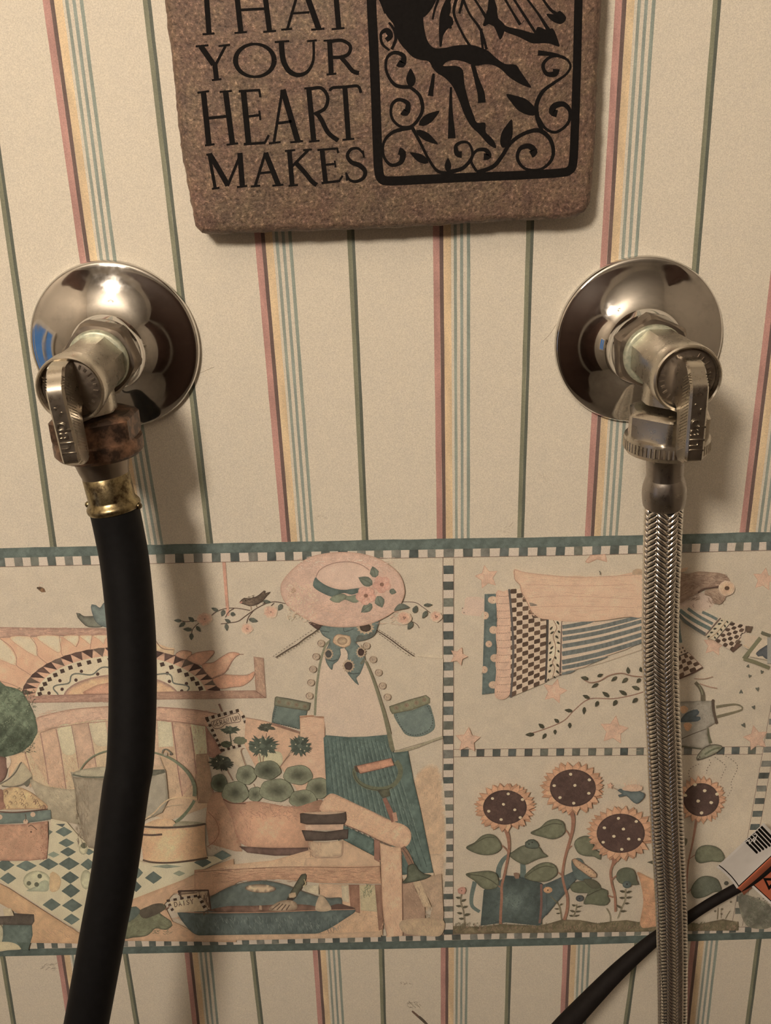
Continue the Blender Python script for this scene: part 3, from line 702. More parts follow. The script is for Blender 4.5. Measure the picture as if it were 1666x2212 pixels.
# skirt
P.use(660, 1380, 5.374)
P.g((210, 1150, 240, 1115, 500, 1135, 900, 1105, 980, 1100, 1020, 1320, 1190, 1300, 1250, 1620, 1340, 2000, 1480, 2690, 1490, 2730, 1000, 2750, 900, 2300, 560, 2000, 250, 1900, 230, 1500), TEAL, e=TEALD, sm=False, gs=6, mot=.12)
for i in range(16):
    x = 255+i*46; xb = 420+i*66; y0 = 1135 if x < 960 else 1330
    P.l((x, y0+RNG.uniform(0, 40), x+(xb-x)*.22, 1500, x+(xb-x)*.62, 2100, xb, 2650), 1.6, (72, 94, 94), mot=.2); P.l((x+22, y0+50, x+22+(xb-x)*.35, 1700, x+22+(xb-x)*.8, 2400), 1.3, (108, 130, 126), mot=.2)
P.hatch(250, 1140, 960, 1900, 260, 40, 82, 1.0, (72, 96, 96), .5); P.hatch(900, 1900, 1290, 2600, 160, 40, 78, 1.0, (104, 124, 120), .5)
# hem
P.g((880, 2740, 1000, 2752, 1200, 2735, 1490, 2715, 1490, 2745, 1100, 2790), BORD, e=(206, 172, 136), mot=.02, sm=False)
# coat and blouse
P.use(660, 1380, 5.374)
P.g((100, 900, 130, 560, 180, 250, 250, 60, 420, 40, 640, 60, 700, 260, 860, 720, 980, 1110, 700, 1135, 500, 1140, 240, 1118, 215, 900), (206, 178, 152), e=(202, 174, 148), gs=10, mot=.015, sm=False)
P.l((110, 890, 125, 620, 160, 350, 195, 190, 240, 70, 290, 20), 5.2, (132, 128, 100)); P.l((700, 260, 790, 480, 900, 820, 960, 1050, 1000, 1240, 1030, 1300), 6.0, (122, 116, 88), ws=(4.5, 6, 7, 9, 11))
P.g((1000, 1110, 1040, 1300, 1590, 1140, 1590, 1100, 1600, 230, 1300, 210), BORD, e=BORD, mot=.015, gs=16, sm=False)
P.l((1040, 1305, 1170, 1290, 1300, 1250, 1450, 1190, 1595, 1140), 5.2, (160, 146, 116))
P.l((1300, 205, 1450, 220, 1600, 232), .9, (176, 152, 128)); P.l((1350, 380, 1420, 500, 1470, 650), .8, (184, 160, 134))
P.g((1030, 860, 1240, 830, 1420, 760, 1470, 850, 1500, 970, 1490, 1050, 1400, 1110, 1290, 1135, 1180, 1115, 1120, 1050), (108, 126, 122), e=(94, 112, 108), gs=6, mot=.06, ol=(104, 112, 98))
P.g((975, 785, 1200, 710, 1400, 655, 1445, 690, 1445, 745, 1230, 825, 1010, 870, 985, 830), (134, 130, 98), e=(112, 108, 82), sm=False, mot=.06, ol=(94, 88, 66))
P.dash((1055, 880, 1090, 980, 1140, 1060, 1230, 1115, 1320, 1110, 1430, 1060, 1475, 980, 1460, 870, 1410, 770), 2.6, 2.8, 1.5, (60, 66, 64))
for x, y in ((1055, 800), (1175, 772), (1290, 742), (1380, 708)): P.o(x, y, 28, 27, (192, 166, 128), e=(140, 118, 92), n=12); P.l((x-10, y-6, x+8, y+8), 1.1, (116, 92, 70))
for x, y in ((180, 52), (122, 205), (85, 352), (62, 508), (45, 662), (708, 80), (785, 240), (848, 392), (893, 545), (950, 675)):
    P.o(x, y, 40, 38, (192, 166, 138), e=(176, 148, 120), n=14, ol=(164, 134, 108)); P.dots((x-9, y-4, x+10, y+2, x-4, y+10), 5, (130, 102, 84)); P.l((x-34, y+14, x-38, y-8, x-20, y-32), 1.3, (124, 98, 82))
# scarf
P.use(560, 1180, 5.206)
P.g((680, 920, 740, 895, 950, 900, 1130, 890, 1335, 830, 1330, 900, 1290, 1000, 1180, 1055, 1080, 1075, 1120, 1120, 1180, 1230, 1185, 1300, 1130, 1440, 1090, 1480, 1120, 1560, 1080, 1530, 1000, 1430, 960, 1350, 1000, 1250, 990, 1180, 960, 1140, 910, 1150, 915, 1220, 880, 1290, 830, 1330, 820, 1390, 770, 1330, 745, 1260, 750, 1180, 790, 1090, 800, 1050, 720, 1000), (104, 122, 120), e=(88, 104, 102), mot=.07, gs=5, ol=(88, 94, 88))
P.g((1115, 1000, 1200, 1000, 1290, 950, 1300, 990, 1180, 1050, 1090, 1060), (96, 100, 90)); P.g((1130, 1320, 1190, 1250, 1180, 1310, 1150, 1330), (118, 116, 96))
P.l((1000, 1420, 1060, 1435, 1130, 1425), 2, (70, 80, 80)); P.l((760, 1275, 830, 1290, 880, 1270), 2, (70, 80, 80)); P.many([(690, 950, 790, 965), (950, 900, 960, 960, 1060, 930)], 1.5, (72, 80, 80))
P.g((550, 850, 620, 860, 705, 890, 690, 920, 660, 940, 600, 900), (92, 66, 56), e=(78, 56, 48))
def minisun(x, y, rx, ry, c, halo=True):
    if halo:
        p = []
        for i in range(26):
            a = i*6.283/26; k = 1.65 if i % 2 else 1.25
            p += [x+rx*k*math.cos(a), y+ry*k*math.sin(a)]
        P.g(p, (192, 166, 134), e=(180, 150, 118), sm=False)
    P.o(x, y, rx, ry, c, e=np.array(c)*.85, jag=.06, mot=.1)
minisun(1195, 915, 64, 48, (84, 66, 56)); minisun(780, 1210, 36, 42, (96, 92, 86)); minisun(1005, 1345, 46, 48, (92, 70, 62)); minisun(1145, 1192, 36, 42, (86, 62, 54))
P.g((830, 1080, 845, 1020, 890, 990, 950, 1000, 1020, 1015, 1030, 1080, 1020, 1110, 960, 1140, 930, 1135, 860, 1105), (206, 172, 132), e=(190, 148, 112), ol=(150, 114, 86)); P.o(935, 1065, 58, 45, (196, 164, 126), e=(150, 116, 88), n=16)
P.use(560, 1180, 5.206)
# sleeves seams
P.l((185, 1250, 350, 1145, 430, 1100, 520, 1030, 600, 980, 680, 920), 1.8, (72, 52, 42)); P.dash((155, 1240, 390, 1080, 600, 940), 3, 4, 1.2, (84, 66, 54)); P.dash((195, 1262, 420, 1130, 670, 955), 3, 4, 1.2, (84, 66, 54))
P.l((1320, 945, 1480, 1050, 1600, 1140, 1740, 1235, 1745, 1230), 1.8, (72, 52, 42)); P.dash((1345, 940, 1500, 1040, 1660, 1160, 1760, 1220), 3, 4, 1.2, (84, 66, 54)); P.dash((1320, 965, 1480, 1080, 1640, 1200, 1700, 1235), 3, 4, 1.2, (84, 66, 54))
# branch, bird and blossoms
P.use(360, 1240, 5.553)
P.many([(540, 495, 600, 450, 700, 415, 800, 408, 900, 418, 1000, 438), (650, 598, 760, 585, 860, 565, 930, 515, 1000, 465, 1100, 400, 1200, 352, 1300, 333, 1430, 355), (300, 740, 310, 670, 360, 610, 415, 575), (170, 560, 230, 572, 300, 565, 370, 560), (705, 520, 750, 450, 810, 412), (960, 590, 975, 530, 1000, 490, 1040, 440), (1240, 400, 1265, 370, 1290, 348)], 1.7, (96, 72, 60))
P.g((680, 0, 712, 0, 750, 440, 726, 440), (212, 150, 122), e=(204, 142, 114), sm=False)
for a in ((180, 562, 85, 556, 44), (330, 570, 260, 515, 56), (225, 580, 145, 638, 52), (305, 668, 195, 660, 52), (300, 710, 295, 795, 56), (355, 625, 410, 695, 46), (620, 445, 535, 405, 46), (690, 430, 660, 510, 56), (765, 475, 828, 490, 54), (765, 580, 695, 540, 46), (715, 595, 725, 685, 50), (985, 540, 1100, 570, 60), (1155, 325, 1260, 340, 46), (1385, 360, 1340, 440, 62)): P.leaf(*a, (110, 112, 96), rib=(84, 84, 70))
def blossom(x, y, r, c=(216, 164, 134)):
    P.o(x, y, r, r*.9, c, e=(206, 172, 142), jag=.1, n=18); P.o(x, y, r*.7, r*.62, np.array(c)*.97, e=c, jag=.16, n=14); P.hatch(x-r*.5, y-r*.5, x+r*.3, y+r*.4, 18, 20, 45, .9, (192, 130, 104), 3); P.dots((x-3, y-4, x+8, y, x, y+7), 5, (130, 92, 74))
blossom(455, 540, 92); blossom(1250, 455, 85); blossom(965, 655, 72)
P.g((875, 340, 900, 310, 930, 288, 985, 295, 1080, 270, 1140, 225, 1170, 200, 1185, 205, 1180, 235, 1245, 215, 1200, 260, 1150, 320, 1080, 365, 990, 382, 940, 365), (108, 88, 70), e=(86, 68, 56), mot=.14, gs=3.5, ol=(76, 60, 50)); P.g((870, 340, 905, 325, 910, 345, 885, 355), (200, 136, 112)); P.dots((950, 318), 8, (54, 42, 36)); P.hatch(960, 260, 1170, 360, 50, 30, -30, .9, (80, 62, 52), .5)
P.many([(1010, 380, 1015, 430), (1070, 370, 1090, 405)], 1.5, (150, 118, 90))
P.use(480, 1150, 3.332)
P.many([(1300, 500, 1390, 505, 1440, 535, 1500, 580), (1340, 630, 1400, 660, 1420, 690)], 1.5, (100, 76, 62)); P.g((1235, 560, 1290, 512, 1350, 540, 1300, 550), (106, 110, 96))
for a in ((1380, 580, 1400, 525, 40), (1450, 525, 1515, 520, 26), (1475, 565, 1440, 620, 34), (1370, 645, 1335, 700, 38)): P.leaf(*a, (108, 112, 96), rib=(84, 84, 70))
blossom(1310, 615, 52); blossom(1540, 605, 44)
# hat
P.use(560, 1180, 5.206)
P.g((242, 465, 280, 370, 400, 240, 560, 130, 760, 80, 950, 68, 1150, 85, 1350, 145, 1500, 240, 1590, 340, 1632, 470, 1625, 570, 1560, 690, 1430, 790, 1250, 870, 1050, 905, 850, 905, 650, 870, 480, 790, 340, 690, 265, 580), PK, e=(196, 152, 128), gs=7, mot=.05, ol=(184, 138, 112), ow=1.4)
P.hatch(300, 400, 640, 820, 220, 40, 60, 1.0, (214, 172, 138), 3); P.hatch(420, 120, 1500, 260, 160, 50, 8, 1.0, (212, 168, 146), 1); P.hatch(480, 640, 1560, 880, 220, 60, -5, 1.0, (196, 152, 126), 1); P.hatch(330, 470, 410, 560, 30, 26, 45, 1.0, (164, 128, 94), 3)
P.g((605, 440, 640, 345, 720, 420, 830, 470, 960, 490, 1130, 465, 1130, 510, 1040, 545, 960, 525, 880, 545, 830, 570, 740, 540, 650, 490), (92, 110, 106), e=(80, 96, 92), mot=.09)
P.g((640, 345, 680, 270, 780, 210, 900, 180, 1040, 180, 1160, 215, 1250, 280, 1280, 380, 1200, 460, 1120, 470, 960, 485, 830, 468, 720, 420), (212, 174, 150), e=(204, 164, 140), gs=7, mot=.03); P.l((640, 345, 680, 270, 780, 210, 900, 180, 1040, 178, 1160, 215, 1240, 270), 1.5, (150, 110, 92))
P.g((790, 600, 850, 550, 950, 540, 1000, 560, 1110, 545, 1120, 620, 1060, 635, 960, 600, 900, 635, 830, 625), (134, 140, 114), e=(116, 120, 98)); P.l((840, 560, 920, 535, 980, 555, 960, 600), 1.4, (100, 104, 84))
for a in ((1310, 350, 1275, 225, 105), (1275, 430, 1115, 350, 110), (1330, 560, 1385, 690, 115), (1270, 650, 1145, 745, 100), (1465, 500, 1545, 520, 70)): P.leaf(*a, (118, 124, 106), rib=(92, 96, 82))
for x, y, r in ((1380, 430, 96), (1200, 555, 105)):
    for i in range(5): 
        a = i*1.257+.4; P.o(x+r*.6*math.cos(a), y+r*.55*math.sin(a), r*.52, r*.48, (218, 162, 138), e=(202, 142, 120), n=12)
    P.hatch(x-r*.7, y-r*.6, x+r*.7, y+r*.6, 60, 34, 0, 1.0, (200, 140, 118), 4); P.o(x, y, 24, 22, (170, 116, 90), n=10, e=(140, 96, 76))
P.g((1515, 725, 1580, 645, 1680, 690, 1600, 710), (106, 110, 96))
# table cloth of diamonds
P.use(0, 1600, 3.332)
P.g((365, 560, 480, 585, 570, 690, 700, 800, 1000, 860, 1040, 880, 1500, 830, 1660, 840, 1560, 880, 1320, 1000, 1000, 1130, 760, 1250, 600, 1380, 540, 1350, 300, 1200, 0, 1010, -40, 880, 340, 850), (206, 190, 152), e=(204, 184, 146), gs=9, mot=.025, sm=False)
def dia(x, y, rx, ry, c=None):
    c = np.array(c or (94, 108, 100))*RNG.uniform(.9, 1.12)
    P.g((x-rx, y+ry*.05, x-rx*.4, y-ry*.62, x, y-ry, x+rx*.5, y-ry*.5, x+rx, y, x+rx*.45, y+ry*.6, x, y+ry, x-rx*.5, y+ry*.5), c, e=c*.94, sm=False, mot=.1); P.keep = True
for a in ((460, 655, 62, 36), (478, 735, 58, 32), (490, 800, 58, 34), (35, 895, 70, 45), (190, 900, 75, 40), (350, 888, 72, 42), (497, 885, 76, 46), (635, 890, 55, 42), (505, 985, 65, 45), (58, 990, 60, 42), (510, 1080, 68, 50), (372, 1180, 66, 45), (520, 1185, 74, 48), (515, 1285, 60, 40), (1105, 985, 62, 45), (1600, 825, 62, 36), (1460, 875, 64, 36), (990, 950, 40, 42), (980, 1050, 40, 40), (1200, 905, 110, 14, (140, 146, 122)), (700, 990, 50, 45), (720, 1180, 50, 45), (1290, 955, 45, 20, (156, 160, 130)), (385, 820, 45, 22, (140, 150, 126)), (640, 800, 40, 24)): dia(*a)
P.keep = False
P.g((400, 600, 470, 598, 450, 622), (90, 98, 92), sm=False); P.g((350, 640, 380, 655, 352, 680), (110, 118, 104), sm=False)
P.o(265, 1010, 98, 74, (196, 188, 148), e=(150, 146, 108), n=20); P.g((250, 1050, 300, 1010, 345, 1010, 345, 1080, 270, 1085, 190, 1080), (168, 170, 136)); P.dots((208, 1027, 264, 1035, 286, 975), 17, (98, 100, 78)); P.g((362, 955, 400, 950, 440, 1000, 420, 1075, 360, 1080), (214, 176, 124)); P.o(620, 1000, 40, 70, (196, 188, 148), e=(156, 150, 112)); P.o(600, 780, 32, 40, (200, 186, 146), e=(150, 142, 106)); P.dots((605, 755), 22, (96, 96, 72))
# table front edge, boards
P.g((-40, 1010, 60, 1060, 300, 1215, 560, 1380, 600, 1385, 560, 1460, 220, 1455, 140, 1250, -40, 1150), (206, 160, 112), e=(190, 142, 100), gs=8, mot=.06, sm=False); P.hatch(20, 1200, 240, 1420, 90, 40, 35, 1.0, (190, 144, 104), .6); P.hatch(240, 1330, 520, 1440, 80, 40, 35, 1.0, (190, 144, 104), .6)
P.g((930, 1150, 1320, 1000, 1560, 890, 1680, 850, 1700, 1090, 1500, 1080, 1250, 1100, 1180, 1180, 1240, 1300, 1450, 1400, 1700, 1420, 1700, 1450, 880, 1440), (202, 156, 116), e=(190, 144, 104), gs=8, mot=.06, sm=False); P.hatch(1240, 1050, 1660, 1120, 90, 60, -18, 1.0, (184, 140, 106), .4); P.hatch(1100, 1260, 1560, 1410, 110, 40, 10, 1.0, (182, 142, 108), .8); P.hatch(1460, 950, 1660, 1020, 60, 60, -20, 1.0, (166, 120, 94), .3)
# bucket (behind the hose) with bail
P.use(300, 1520, 5.95)
P.g((-880, 880, -400, 900, 140, 920, 345, 860, 380, 1240, 300, 1400, 60, 1500, -160, 2090, -460, 2080, -620, 1760), GREY, e=(140, 124, 100), gs=8, mot=.07, sm=False)
P.use(0, 1600, 3.332)
P.g((525, 262, 760, 272, 760, 790, 640, 770, 600, 700, 560, 500), (160, 142, 116), e=(126, 108, 86), gs=6, mot=.08, sm=False); P.hatch(540, 280, 640, 740, 130, 44, 78, 1.1, (136, 116, 92), .5)
P.g((520, 240, 600, 205, 780, 190, 780, 268, 620, 262), (178, 164, 132), e=(150, 134, 108), mot=.05); P.l((522, 244, 620, 262, 780, 262), 3.4, (104, 104, 84))
P.l((578, 212, 610, 165, 660, 120, 720, 90, 800, 72, 1000, 66, 1100, 84, 1200, 115, 1290, 170, 1360, 240, 1395, 310, 1402, 350, 1400, 400), 3.8, (118, 122, 94), ws=(3, 3.4, 3.6, 3.6, 4, 5.5, 7.5, 8.5)); P.l((1400, 430, 1370, 480, 1320, 540, 1262, 590), 6.5, (112, 120, 90), sm=True)
P.use(300, 1520, 5.95)
P.g((120, 850, 340, 845, 345, 885, 240, 915, 120, 935), (120, 116, 96), e=(96, 92, 76), sm=False, mot=.1); P.l((345, 880, 380, 1240), 1.1, (140, 124, 100)); P.l((270, 690, 310, 800, 345, 880), 1.1, (150, 132, 108))
P.l((300, 640, 310, 600, 350, 585, 400, 620, 430, 655), 3.0, (112, 108, 92)); P.dots((410, 650), 16, (100, 84, 74)); P.o(345, 650, 24, 24, (190, 164, 140), n=10)
P.l((60, 1500, 200, 1400, 300, 1290, 420, 1220, 600, 1210, 750, 1225), 2.6, (212, 176, 130)); P.l((180, 1460, 350, 1330, 560, 1300), 1.4, (176, 152, 120))
# copper pan
P.g((60, 1580, 250, 1480, 440, 1500, 440, 1580), (216, 172, 126), e=(206, 160, 116)); P.g((440, 1560, 560, 1510, 860, 1540, 700, 1590, 450, 1600), (160, 146, 114), mot=.1)
P.g((10, 1600, 60, 1600, 400, 1610, 700, 1590, 850, 1560, 850, 1800, 880, 1990, 700, 2030, 300, 2060, 60, 2030), (222, 170, 122), e=(196, 136, 96), gs=5, mot=.05, sm=False, fn=lambda x, y: np.array((224., 172, 122))[None,:]*(1.05-.22*np.clip(np.abs((x-365)/85.0), 0, 1)**1.6)[:,None])
P.l((20, 1575, 200, 1590, 450, 1590, 700, 1570, 860, 1545), 4.2, (92, 74, 62)); P.l((20, 1680, 160, 1690, 300, 1680), 4.4, (98, 76, 64)); P.l((50, 2010, 180, 2040, 400, 2045, 650, 2020, 890, 1980), 4.0, (96, 76, 60)); P.l((890, 1390, 990, 1500, 1030, 1640, 980, 1760, 880, 1840), 1.8, (170, 112, 84))
# terracotta pot at far left
P.use(0, 1740, 6.408)
P.g((-60, 100, 100, 100, 350, 90, 560, 70, 700, 60, 710, 190, 560, 215, 350, 240, -60, 260), (112, 124, 112), e=(94, 104, 94), sm=False, mot=.08); P.l((-40, 85, 200, 95, 450, 75, 660, 50), 2.6, (104, 70, 56))
P.g((-60, 265, 300, 260, 660, 215, 670, 500, 645, 740, 400, 765, -60, 765), (196, 144, 110), e=(160, 108, 86), gs=6, mot=.08, sm=False); P.hatch(-20, 280, 640, 740, 240, 34, 60, 1.1, (178, 124, 94), 3); P.hatch(560, 260, 660, 740, 60, 30, 80, 1.1, (160, 104, 80), .6)
P.dots((455, 125, 355, 225, 0, 160), 36, (208, 168, 136)); P.many([(350, 120, 360, 180, 350, 215), (390, 290, 430, 270, 510, 335)], 1.6, (104, 82, 66)); P.dots((430, 365), 14, (120, 88, 72))
# small pot at lower left
P.use(0, 1600, 3.332)
P.g((20, 1320, 230, 1325, 235, 1400, 205, 1500, 10, 1500), (98, 114, 106), e=(78, 92, 84), sm=False, mot=.1); P.g((-20, 1265, 100, 1260, 100, 1242, 245, 1250, 248, 1300, 230, 1328, -20, 1325), (96, 84, 72), e=(76, 64, 56), sm=False, mot=.1); P.g((-20, 1330, 15, 1340, 22, 1400, 10, 1450, -20, 1450), (190, 178, 142)); P.g((-20, 1455, 60, 1448, 120, 1465, 155, 1500, 60, 1508, -20, 1515), (206, 186, 142), mot=.03); P.g((20, 1210, 80, 1205, 100, 1260, 30, 1262), (204, 180, 140), sm=False)
P.g((120, 1450, 210, 1455, 205, 1510, 160, 1510), (88, 104, 92), sm=False, mot=.1)
# gloves and tray
P.g((905, 1230, 980, 1195, 1010, 1220, 1100, 1180, 1170, 1175, 1190, 1210, 1150, 1240, 1230, 1300, 1240, 1330, 1190, 1360, 1120, 1350, 1060, 1400, 960, 1415, 890, 1410), (122, 122, 90), e=(92, 92, 70), gs=5, mot=.12, ol=(86, 78, 60)); P.g((1000, 1230, 1060, 1195, 1150, 1172, 1185, 1205, 1150, 1240, 1040, 1280), (96, 84, 68), mot=.1); P.g((905, 1230, 980, 1195, 1005, 1240, 920, 1310), (92, 104, 94)); P.hatch(920, 1280, 1220, 1390, 100, 28, 0, 1.0, (104, 102, 76), 2)
P.use(420, 1600, 2.975)
P.g((0, 830, 200, 818, 600, 800, 800, 770, 1190, 790, 1200, 920, 800, 915, 540, 890, 300, 900, 100, 1000, 0, 1000), (202, 152, 114), e=(180, 130, 96), gs=7, mot=.06, sm=False)
P.g((200, 800, 500, 770, 960, 640, 1190, 760, 1195, 805, 800, 812, 400, 830, 0, 850), (212, 170, 130), e=(206, 160, 120), mot=.05, sm=False); P.l((0, 845, 250, 828, 600, 812, 1000, 815, 1195, 808), 1.8, (150, 106, 80)); P.hatch(100, 820, 1180, 910, 260, 60, 0, 1.0, (168, 118, 90), .3)
P.g((800, 920, 1200, 930, 1210, 1250, 780, 1250, 1000, 1100), (206, 164, 124), e=(198, 156, 116), gs=8, sm=False, mot=.06); P.hatch(820, 1080, 1180, 1240, 150, 26, 30, 1.0, (190, 146, 104), 3)
P.g((800, 920, 985, 930, 990, 1040, 900, 1010, 810, 1000), (210, 166, 128), sm=False); P.g((690, 930, 800, 925, 800, 990, 720, 970), (204, 184, 148), sm=False); P.g((945, 930, 990, 930, 995, 1040, 950, 1030), (202, 180, 144), sm=False); P.g((992, 925, 1060, 925, 1065, 1110, 1005, 1090), (160, 112, 86), e=(144, 98, 78), sm=False, mot=.08); P.g((1062, 930, 1160, 930, 1180, 1100, 1070, 1090), (196, 176, 132), sm=False, mot=.04); P.g((1160, 925, 1200, 925, 1215, 1210, 1185, 1220), (160, 116, 90), e=(140, 98, 76), sm=False); P.hatch(1085, 940, 1140, 1010, 40, 30, -75, 1.0, (122, 124, 90), 2)
P.g((0, 1100, 100, 1010, 250, 930, 420, 900, 560, 920, 700, 970, 830, 1010, 945, 1010, 950, 1050, 1030, 1082, 800, 1095, 300, 1100), (98, 110, 104), e=(80, 90, 86), gs=6, mot=.1, ol=(104, 88, 72)); P.o(425, 950, 100, 28, (212, 178, 138), e=(110, 84, 68), n=20, rot=2); P.g((130, 1100, 200, 1065, 400, 1060, 600, 1050, 760, 1060, 800, 1095), (128, 92, 74), e=(104, 74, 60), mot=.18); P.g((945, 1050, 1030, 1085, 850, 1092, 880, 1060), (104, 74, 62))
P.g((-110, 1100, 0, 1108, 400, 1105, 800, 1092, 1030, 1085, 960, 1150, 800, 1235, 600, 1245, 300, 1250, 100, 1252, -10, 1235), (90, 106, 106), e=(72, 86, 86), gs=6, mot=.12); P.l((-110, 1100, 100, 1106, 400, 1104, 800, 1090, 1030, 1084), 1.6, (180, 126, 94)); P.hatch(0, 1120, 900, 1240, 200, 34, 80, 1.1, (70, 84, 84), .6); P.hatch(100, 1120, 950, 1200, 90, 30, 70, 1.1, (118, 128, 120), .8)
P.g((0, 1252, 800, 1240, 1200, 1225, 1200, 1262, 0, 1290), (204, 164, 126), sm=False, mot=.05)
P.g((595, 1025, 640, 940, 690, 860, 715, 855, 718, 890, 680, 960, 640, 1020), (100, 98, 76), e=(76, 74, 58), ol=(70, 62, 50)); P.g((608, 985, 650, 975, 655, 1000, 615, 1015), (196, 162, 122)); P.g((596, 1015, 640, 1010, 615, 1040, 590, 1035), (72, 60, 50)); P.g((480, 1090, 540, 1035, 620, 1025, 660, 1050, 640, 1090), (182, 152, 120), e=(140, 112, 86)); P.many([(500, 1085, 550, 1045), (530, 1088, 570, 1048), (560, 1090, 590, 1052), (590, 1090, 612, 1055)], 2.2, (104, 78, 62)); P.l((705, 890, 715, 920, 700, 935), 1.6, (196, 170, 116)); P.g((780, 1090, 800, 1000, 830, 1000, 880, 1085), (190, 160, 126), mot=.1)
P.g((415, 1085, 418, 1058, 432, 1060, 435, 1088), (190, 150, 116), sm=False)
# daisy packets
P.use(260, 1860, 4.165)
P.g((520, 270, 790, 262, 815, 440, 600, 440), (196, 164, 126), e=(90, 66, 54), sm=False, ol=(84, 60, 50), ow=3); P.hatch(700, 280, 790, 430, 30, 70, 82, 1.4, (104, 76, 60), .3)
P.g((415, 345, 690, 310, 760, 450, 480, 465), (208, 180, 140), sm=False)
def chain2(*a): chain(*a)
chain(415, 348, 690, 302, 9, 22); chain(450, 380, 495, 460, 4, 26); chain(690, 320, 760, 450, 6, -30)
word('DAISY', 488, 392, 668, 360, 44, 44, 1.6, (92, 66, 52)); P.l((400, 440, 450, 400), 2.2, (140, 100, 78)); P.l((520, 300, 690, 285), 2, (104, 76, 60))
# stacked pots, bench arm and leg, shovel
P.use(560, 1640, 4.165)
P.g((640, 310, 760, 350, 950, 440, 1150, 540, 1300, 590, 1360, 650, 1360, 740, 1300, 795, 1180, 770, 960, 670, 760, 580, 780, 480, 560, 470, 560, 400), (218, 170, 132), e=(200, 150, 114), gs=6, mot=.05); P.g((765, 600, 1030, 722, 1035, 868, 765, 730), TEAL, e=TEALD, sm=False, mot=.12); P.hatch(640, 340, 740, 440, 40, 30, 25, 1.0, (204, 156, 118), 1); P.hatch(760, 460, 950, 560, 60, 30, 25, 1.0, (204, 156, 118), 1); P.hatch(960, 570, 1200, 690, 80, 30, 25, 1.0, (204, 156, 118), 1); P.l((760, 585, 960, 670, 1080, 735, 1190, 780), 1.8, (130, 92, 74)); P.l((650, 310, 950, 440, 1200, 560), 1.2, (176, 132, 104))
P.o(1275, 690, 95, 100, (220, 172, 134), e=(204, 154, 118), n=22)
P.g((760, 735, 1030, 870, 1090, 910, 1080, 960, 400, 960, 420, 890, 740, 870), (210, 168, 130), sm=False, mot=.05); P.g((1035, 720, 1085, 735, 1085, 930, 1035, 900), (160, 110, 90), sm=False, mot=.08)
P.g((1085, 750, 1180, 785, 1275, 795, 1285, 1100, 1290, 1590, 1150, 1600, 1110, 1330, 1095, 950), (218, 172, 134), e=(204, 156, 118), gs=6, mot=.05, sm=False); P.hatch(1110, 800, 1270, 1560, 200, 40, 85, 1.0, (202, 152, 114), 1); P.many([(1085, 750, 1095, 950, 1110, 1330, 1150, 1590), (1280, 800, 1285, 1100, 1292, 1580)], 1.2, (164, 118, 92))
P.g((1290, 1110, 1380, 1100, 1420, 1200, 1490, 1320, 1500, 1590, 1300, 1590), (172, 134, 106), e=(160, 122, 98), sm=False, mot=.08); P.g((1380, 1100, 1450, 1090, 1550, 1330, 1480, 1330), (204, 172, 132), sm=False, mot=.04); P.g((1440, 1080, 1640, 1030, 1660, 1400, 1640, 1560, 1500, 1560, 1560, 1330), (186, 152, 120), e=(178, 144, 112), sm=False, mot=.07); P.g((1290, 1450, 1640, 1440, 1640, 1580, 1500, 1590, 1300, 1560), (192, 160, 122), e=(180, 148, 114), mot=.06); P.hatch(1300, 1130, 1640, 1540, 180, 40, 65, 1.0, (168, 134, 106), 1)
P.g((410, 590, 420, 640, 700, 640, 755, 635, 760, 585), (206, 164, 134), sm=False); P.g((440, 740, 600, 745, 755, 730, 740, 870, 600, 885, 480, 875), (206, 172, 134), e=(180, 144, 112), mot=.05, sm=False); P.l((440, 740, 480, 870, 600, 886, 740, 870, 755, 735), 1.4, (160, 122, 98)); P.hatch(440, 745, 560, 860, 60, 30, 70, 1.0, (180, 142, 110), .6)
P.g((370, 490, 480, 475, 780, 475, 785, 545, 770, 580, 600, 585, 430, 585, 372, 570), (92, 76, 66), e=(76, 62, 54), mot=.1, sm=False, ol=(70, 52, 44)); P.g((395, 482, 580, 472, 770, 478, 580, 498), (206, 166, 132), mot=.04); P.g((385, 640, 600, 655, 800, 630, 795, 715, 600, 730, 420, 732), (94, 78, 68), e=(78, 64, 56), mot=.1, sm=False, ol=(70, 52, 44))
P.l((1125, 350, 1170, 450, 1215, 560), 11.5, (150, 98, 80), ws=(8, 11, 12)); P.l((1215, 480, 1230, 560), 9, (196, 142, 112)); P.l((1290, 790, 1330, 860, 1370, 950), 13, (142, 104, 82), ws=(10, 13, 13)); P.l((1290, 800, 1340, 870, 1385, 950), 1.2, (92, 68, 56))
P.g((1340, 960, 1400, 945, 1430, 990, 1480, 1030, 1545, 1045, 1500, 1075, 1400, 1100, 1290, 1115, 1330, 1060), (100, 106, 84), e=(78, 82, 66), mot=.1, ol=(66, 62, 50))
P.l((865, 80, 855, 120, 875, 180, 930, 230, 1010, 260, 1100, 268, 1180, 250, 1240, 200, 1270, 130, 1265, 70, 1230, 20), 9.5, (106, 110, 84), ws=(8, 9, 9.5, 10, 12)); P.l((850, 110, 870, 180, 930, 240, 1020, 272, 1120, 278, 1200, 250), 1.3, (68, 66, 52)); P.g((1060, 275, 1170, 265, 1180, 330, 1110, 350), (98, 98, 76), e=(76, 74, 60), sm=False)
P.g((855, 65, 1190, -10, 1215, 55, 1100, 85, 910, 130), (204, 142, 108), e=(166, 108, 84), sm=False, mot=.07, ol=(120, 82, 66)); P.g((855, 65, 880, 62, 905, 125, 870, 110), (90, 74, 60), sm=False)

